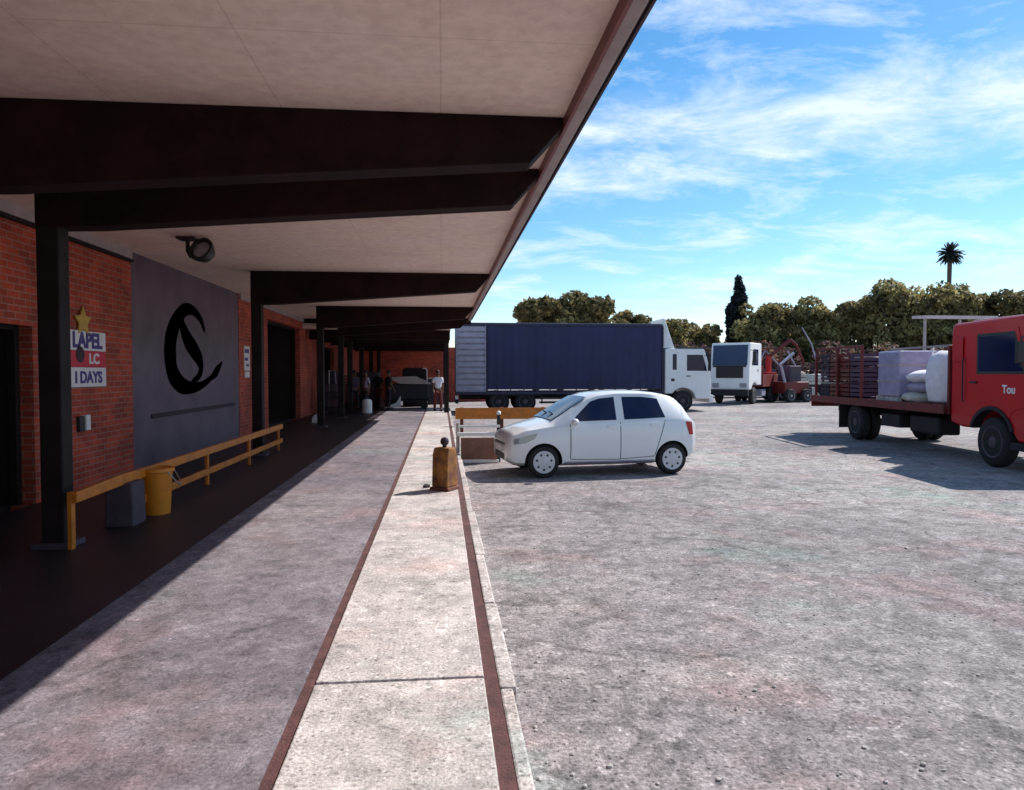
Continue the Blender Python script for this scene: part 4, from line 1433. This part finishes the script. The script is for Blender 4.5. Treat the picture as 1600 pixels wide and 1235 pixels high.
def person(label, loc, rz, top, bottom, stride=.16, lift=.0):
    p = thing('person', label, 'person', loc, rz)
    # faces local -y; z up; height about 1.76
    nodes, edges = [], []

    def add(x, y, z, r, prev=None):
        nodes.append((x, y, z, r))
        if prev is not None:
            edges.append((prev, len(nodes) - 1))
        return len(nodes) - 1
    pel = add(0, 0, .95, (.15, .11))
    sp1 = add(0, .0, 1.12, (.135, .10), pel)
    ch = add(0, .01, 1.32, (.165, .115), sp1)
    nk = add(0, .01, 1.47, (.06, .06), ch)
    hb = add(0, -.01, 1.57, (.072, .085), nk)
    ht = add(0, -.005, 1.69, (.075, .09), hb)
    add(0, 0, 1.75, (.045, .055), ht)
    joints = {}
    for sg in (-1, 1):
        f = sg * stride
        hp = add(sg * .09, 0, .88, (.09, .09), pel)
        kn = add(sg * .10, -f * .5 - .02, .49, (.058, .06), hp)
        an = add(sg * .105, -f * .9 + (.05 if f < 0 else 0), .09, (.038, .042), kn)
        add(sg * .115, -f * .9 - .14, .035, (.04, .028), an)
        sh = add(sg * .17, .01, 1.40, (.06, .06), ch)
        el = add(sg * .235, .03 + f * .4, 1.13, (.043, .043), sh)
        wr = add(sg * .245, -.06 + f * .9, .90, (.03, .03), el)
        pm = add(sg * .245, -.085 + f, .83, (.018, .038), wr)
        for k, (dy, ln_) in enumerate(((-.032, .075), (-.011, .085), (.011, .08), (.03, .065))):
            a = add(sg * .243, -.09 + f + dy, .79, (.0085, .0085), pm)
            b = add(sg * .236, -.098 + f + dy, .79 - ln_ * .55, (.008, .008), a)
            add(sg * .222, -.10 + f + dy, .79 - ln_, (.007, .007), b)
        th = add(sg * .225, -.125 + f, .825, (.010, .010), pm)
        add(sg * .215, -.145 + f, .785, (.008, .008), th)
        joints[sg] = (f,)
    skinmesh('body', nodes, edges, 'skin', p, 1)
    face = MB()
    face.blob((0, -.098, 1.63), (.014, .022, .026), 2, 0, 1)
    face.blob((.074, .0, 1.635), (.014, .024, .034), 2, 0, 1).blob((-.074, .0, 1.635), (.014, .024, .034), 2, 0, 1)
    face.build('nose_and_ears', 'skin', p, True)
    MB().blob((.03, -.085, 1.655), (.013, .008, .008), 1, 0, 1).blob((-.03, -.085, 1.655), (.013, .008, .008), 1, 0, 1).blob((0, -.088, 1.585), (.024, .008, .007), 1, 0, 1).build('eyes_and_mouth', 'hair', p, True)
    h = MB().blob((0, .014, 1.705), (.087, .098, .075), 3, .03, 7)
    h.build('hair', 'hair', p, True)
    nd, ed = [], []

    def a2(x, y, z, r, prev=None):
        nd.append((x, y, z, r))
        if prev is not None:
            ed.append((prev, len(nd) - 1))
        return len(nd) - 1
    b0 = a2(0, 0, .93, (.175, .135))
    b1 = a2(0, 0, 1.12, (.165, .125), b0)
    b2 = a2(0, .01, 1.33, (.19, .135), b1)
    b3 = a2(0, .01, 1.46, (.08, .075), b2)
    for sg in (-1, 1):
        f = joints[sg][0]
        s1 = a2(sg * .175, .01, 1.40, (.08, .08), b2)
        a2(sg * .225, .025 + f * .3, 1.20, (.066, .066), s1)
    skinmesh('shirt', nd, ed, top, p, 2)
    nd, ed = [], []
    b0 = a2(0, 0, .97, (.16, .125))
    for sg in (-1, 1):
        f = joints[sg][0]
        h1 = a2(sg * .095, 0, .84, (.105, .105), b0)
        k1 = a2(sg * .10, -f * .5 - .02, .49, (.075, .078), h1)
        a2(sg * .105, -f * .9 + (.05 if f < 0 else 0), .13, (.062, .066), k1)
    skinmesh('trousers', nd, ed, bottom, p, 2)
    sh = MB()
    for sg in (-1, 1):
        f = joints[sg][0]
        sh.blob((sg * .11, -f * .9 - .06 + (.03 if f < 0 else 0), .045), (.055, .14, .05), 2, .02, 2)
    sh.build('shoes', 'black', p, True)
    return p


person('person in a white shirt and dark red trousers walking under the far canopy', (-.16, 30.9, .2), R(15), 'shirt', 'darkred')
person('person in a lilac grey shirt and dark trousers by the shop fronts', (-3.2, 30.6, .2), R(-60), 'lilac', 'darkcloth', .1)

person('person in dark clothes standing beside the market trolley', (-2.35, 32.2, .2), R(120), 'darkcloth', 'darkcloth', .08)
person('person in a plum top walking past the far shop front', (-3.9, 32.6, .2), R(30), 'tarp', 'darkcloth', .14)
person('person in dark clothes behind the white plastic drum', (-3.0, 34.2, .2), R(-30), 'darkcloth', 'darkred', .1)

# goods under the far canopy
s = thing('clothes_rack', 'rack hung with dark and lilac cloth under the far canopy', 'rack', (-4.3, 31.4, .2))
MB().tube([(-.4, -1.0, 0), (-.4, -1.0, 1.75), (-.4, 1.0, 1.75), (-.4, 1.0, 0)], .03, 8).build('frame', 'steel', s)
for k in range(9):
    y = -.85 + k * .21
    MB().prism([(-.62, 1.68), (-.4, 1.73), (-.18, 1.68), (-.12, .55 + .1 * (k % 3)), (-.68, .55 + .1 * (k % 3))], 'y', y - .05, y + .05).build('garment', ('darkcloth', 'lilac', 'tarp', 'darkred')[k % 4], s, bevel=.02)
for k, (x, y, h_, m_, lb) in enumerate(((-1.3, 35.6, 1.9, 'darkcloth', 'tall dark covered stack behind the market trolley'), (-3.7, 36.4, 1.7, 'tarp', 'plum covered stack by the far shop front'), (-.4, 37.5, 1.4, 'darkcloth', 'low dark covered stack behind the person in white'))):
    o = MB().box(-.6, .6, -.5, .5, 0, h_).build('covered_stack', m_, None, True, .12, 3)
    o.location = (x, y, .2)
    o.rotation_euler = (0, 0, .2 * k)
    tag(o, lb, 'stack')
s = thing('parcel', 'small white parcel on the dark floor by the brick pier', 'parcel', (-4.1, 23.9, .2))
MB().prism([(-.16, 0), (.16, 0), (.14, .24), (.0, .30), (-.13, .22)], 'y', -.13, .13).build('bag', 'sack', s, True, .03)
s = thing('drum', 'white plastic drum standing in the dark past the brick pier', 'drum', (-3.05, 29.6, .2))
MB().lathe([(.0, 0), (.2, 0), (.21, .05), (.2, .3), (.21, .32), (.2, .5), (.14, .57), (.06, .58)], n=20).build('body', 'white', s, True)
MB().lathe([(.07, .58), (.07, .62), (.0, .62)], n=14).build('cap', 'black', s)
s = thing('market_trolley', 'dark market trolley piled with goods under a pale sheet', 'trolley', (-1.5, 33.2, .2))
MB().box(-1.1, 1.0, -.5, .5, .35, .42).build('deck', 'chassis', s)
MB().box(-.95, .9, -.42, .42, .42, 1.15).build('load', 'darkcloth', s, bevel=.08, seg=3)
MB().prism([(-1.0, 1.45), (.3, 1.5), (1.0, 1.17), (1.0, 1.13), (-.4, 1.15)], 'y', -.48, .48).build('sheet', 'trim', s, bevel=.02)
MB().prism([(-1.15, 0.05), (-.35, .1), (-.35, .6), (-.55, .3)], 'y', -.62, -.54).build('flap', 'sign_white', s)
for x in (-.8, .7):
    for y in (-.42, .42):
        MB().cyl((x, y - .05, .16), (x, y + .05, .16), .16, n=16).build('wheel', 'rubber', s, True)
for i, (x, y, nlev) in enumerate(((-4.3, 28.6, 4), (-2.4, 34.5, 3), (-4.4, 34.4, 5))):
    for k in range(nlev):
        c_ = thing('produce_crate', 'x', 'crate', (x, y, .2 + k * .31), .05 * ((k * 3 + i) % 3), 'dark crates under the far canopy')
        q = MB()
        q.box(-.3, .3, -.2, .2, 0, .02)
        for z in (.05, .14, .23):
            q.box(-.3, .3, -.2, -.185, z, z + .06).box(-.3, .3, .185, .2, z, z + .06).box(-.3, -.285, -.184, .184, z, z + .06).box(.285, .3, -.184, .184, z, z + .06)
        q.build('slats', ('darkcloth', 'tarp')[k % 2], c_)
        where = ('beside the brick pier', 'behind the market trolley', 'against the far shop front')[i]
        c_['label'] = f'dark produce crate, {("lowest", "second", "third", "fourth", "topmost")[k]} up in the stack {where}'


# ------------------------------------------------------------------ trees
def crown_mesh(name, blobs, n, size, m, parent, seed, flat=.5, up=0):
    rr = random.Random(seed)
    bm = bmesh.new()
    tot = sum(b[3] * b[4] * b[5] for b in blobs)
    for (bx, by, bz, rx, ry, rz) in blobs:
        k = max(30, int(n * rx * ry * rz / tot))
        for _ in range(k):
            while True:
                v = Vector((rr.uniform(-1, 1), rr.uniform(-1, 1), rr.uniform(-1, 1)))
                if v.length <= 1:
                    break
            v *= (v.length ** -.45 if v.length > .05 else 1)
            if v.length > 1.12:
                v.normalize()
            p = Vector((bx + v.x * rx, by + v.y * ry, bz + v.z * rz))
            nrm = (v.normalized() * .6 + Vector((rr.gauss(0, .6), rr.gauss(0, .6), rr.gauss(0, .6) + .25))).normalized()
            u = nrm.orthogonal().normalized()
            u.rotate(Matrix.Rotation(rr.uniform(0, 6.28), 3, nrm))
            w_ = nrm.cross(u)
            s_ = size * rr.uniform(.55, 1.35)
            q = [p + u * s_ * .6, p + w_ * s_ * .3 + u * s_ * .1, p - u * s_ * .5 + nrm * s_ * .12, p - w_ * s_ * .33]
            bm.faces.new([bm.verts.new(c) for c in q])
    me = bpy.data.meshes.new(name)
    bm.to_mesh(me)
    bm.free()
    return link(name, me, m, parent)


def tree(label, x, y, h, w, m, seed, low=.2, n=6500, leaf=.5, group='trees along the back of the yard'):
    t = thing('tree', label, 'tree', (x, y, 0), 0, group)
    rr = random.Random(seed)
    tr = MB()
    tr.tube([(0, 0, 0), (rr.uniform(-.15, .15), 0, h * .2), (rr.uniform(-.3, .3), rr.uniform(-.3, .3), h * .5), (rr.uniform(-.5, .5), 0, h * .78)], [.3, .24, .17, .05], 8)
    for k in range(6):
        a = rr.uniform(0, 6.28)
        z = h * rr.uniform(.25, .5)
        L = w * rr.uniform(.28, .42)
        tr.tube([(0, 0, z), (cos(a) * L * .5, sin(a) * L * .5, z + h * .14), (cos(a) * L, sin(a) * L, z + h * .26)], [.12, .08, .03], 6)
    tr.build('trunk', 'bark', t, True)
    bl = []
    for k in range(22):
        a = rr.uniform(0, 6.28)
        rad = w * .5 * math.sqrt(rr.random()) * .72
        zz_ = rr.uniform(low, .86)
        taper = 1 - abs(zz_ - .5) * .7
        s_ = w * rr.uniform(.11, .21)
        bl.append((cos(a) * rad * taper, sin(a) * rad * taper, h * zz_, s_, s_, s_ * rr.uniform(.6, .85)))
    bl.append((0, 0, h * .55, w * .3, w * .3, h * .28))
    mx_ = max(b[2] + b[5] for b in bl)
    bl = [(b[0], b[1], b[2] * h / mx_, b[3], b[4], b[5] * h / mx_) for b in bl]
    crown_mesh('crown', bl, n, leaf, m, t, seed)
    return t


TT = [  # x, y, height, width, material, low, label
    (7.4, 56, 7.8, 5.6, 'leaf_olive', .35, 'olive tree rising above the left half of the blue truck'),
    (9.6, 57, 8.5, 6.4, 'leaf_gold', .35, 'golden tinted tree rising above the middle of the blue truck'),
    (11.9, 56, 7.9, 5.4, 'leaf_olive', .35, 'olive tree rising above the right half of the blue truck'),
    (20.4, 76, 8.6, 5.6, 'leaf_olive', .2, 'olive tree just right of the blue truck top'),
    (24.2, 74, 7.6, 6.6, 'leaf_gold', .1, 'low golden bush tree above the white cabs'),
    (28.6, 76, 7.4, 7.0, 'leaf_olive', .1, 'low olive tree left of the dark cypress'),
    (33.4, 72, 9.3, 6.6, 'leaf_gold', .1, 'golden olive tree just right of the dark cypress'),
    (36.6, 73, 9.5, 6.8, 'leaf_olive', .1, 'olive tree behind the red loader arm'),
    (39.9, 72, 10.0, 7.2, 'leaf_gold', .1, 'golden tree behind the raised loading arm'),
    (43.0, 71, 9.8, 7.2, 'leaf_olive', .1, 'olive tree behind the crane truck cab'),
    (46.2, 69, 11.5, 7.6, 'leaf_gold', .1, 'tall golden tree behind the crates of the red truck'),
    (49.6, 69, 11.0, 7.6, 'leaf_gold', .1, 'tall golden tree in front of the palm trunk'),
    (53.3, 69, 11.2, 7.2, 'leaf_gold', .1, 'golden tree above the pale shed roof'),
    (59.0, 67, 10.6, 7.6, 'leaf_olive', .1, 'olive tree above the red cab at the right edge'),
    (56.2, 70, 10.3, 5.6, 'leaf_olive', .1, 'olive tree between the tall golden trees and the red cab'),
    (16.4, 72, 7.9, 7.0, 'leaf_olive', .1, 'small olive tree rising just over the right end of the blue truck'),
    (65.5, 68, 10.5, 7.0, 'leaf_gold', .1, 'golden tree past the right end of the shed'),
]
for i, (x, y, h, w_, m_, low, lb) in enumerate(TT):
    tree(lb, x, y, h, w_, m_, 20 + i, low)
for i, (x, w_, lb) in enumerate(((23.5, 9, 'dark hedge bush behind the white cab truck'), (31.5, 9, 'dark hedge bush behind the red loader'), (39.5, 9, 'dark hedge bush behind the loading arm'), (47.5, 9, 'dark hedge bush behind the red truck load'), (55.5, 9, 'dark hedge bush behind the shed'))):
    t = thing('hedge_bush', lb, 'bush', (x, 63, 0), 0, 'hedge bushes at the yard end')
    rr = random.Random(70 + i)
    bl = [(rr.uniform(-4, 4), rr.uniform(-.8, .8), rr.uniform(1, 3.6), rr.uniform(1.4, 2.2), 1.2, rr.uniform(1, 1.6)) for k in range(12)]
    crown_mesh('foliage', bl, 2600, .36, 'leaf_purple', t, 90 + i)
    st = MB()
    for k in range(5):
        st.tube([(-3.4 + k * 1.7, 0, 0), (-3.3 + k * 1.7, .1, 2.4)], [.09, .04], 6)
    st.build('stems', 'bark', t)

t = thing('cypress_tree', 'tall dark narrow cypress standing above the tree line', 'tree', (32.2, 75, 0))
MB().tube([(0, 0, 0), (0, 0, 11.5)], [.28, .04], 8).build('trunk', 'bark', t)
bl = [(random.uniform(-.12, .12) * 2, random.uniform(-.2, .2), z, r, r, 1.1) for z, r in ((1.5, 1.0), (2.7, 1.15), (3.9, 1.2), (5.1, 1.2), (6.3, 1.2), (7.5, 1.15), (8.6, 1.05), (9.7, .85), (10.8, .6), (11.5, .38))]
crown_mesh('crown', bl, 8000, .45, 'leaf_dark', t, 44)

t = thing('palm_tree', 'tall thin palm with a round dark crown far behind the trees', 'tree', (83.4, 110, 0))
MB().tube([(0, 0, 0), (.1, 0, 8), (-.05, 0, 16), (0, 0, 21.2)], [.5, .38, .33, .36], 10).build('trunk', 'bark', t, True)
fr = bmesh.new()
rr = random.Random(4)
for k in range(110):
    a = rr.uniform(0, 6.28)
    el = rr.uniform(-1.0, 1.4)
    L = rr.uniform(1.6, 2.3)
    d = Vector((cos(a) * cos(el), sin(a) * cos(el), sin(el)))
    base = Vector((0, 0, 21.6))
    side = d.cross(Vector((0, 0, 1)))
    side = side.normalized() if side.length > .01 else Vector((1, 0, 0))
    prev = None
    for i in range(7):
        u = i / 6
        p = base + d * L * u + Vector((0, 0, -.7 * u * u * cos(el)))
        wd = .34 * sin(pi * (.12 + .85 * u))
        row = [fr.verts.new(p - side * wd + Vector((0, 0, -.1))), fr.verts.new(p + Vector((0, 0, .04))), fr.verts.new(p + side * wd + Vector((0, 0, -.1)))]
        if prev:
            fr.faces.new((prev[0], row[0], row[1], prev[1]))
            fr.faces.new((prev[1], row[1], row[2], prev[2]))
        prev = row
me = bpy.data.meshes.new('crown')
fr.to_mesh(me)
fr.free()
link('crown', me, 'leaf_palm', t)
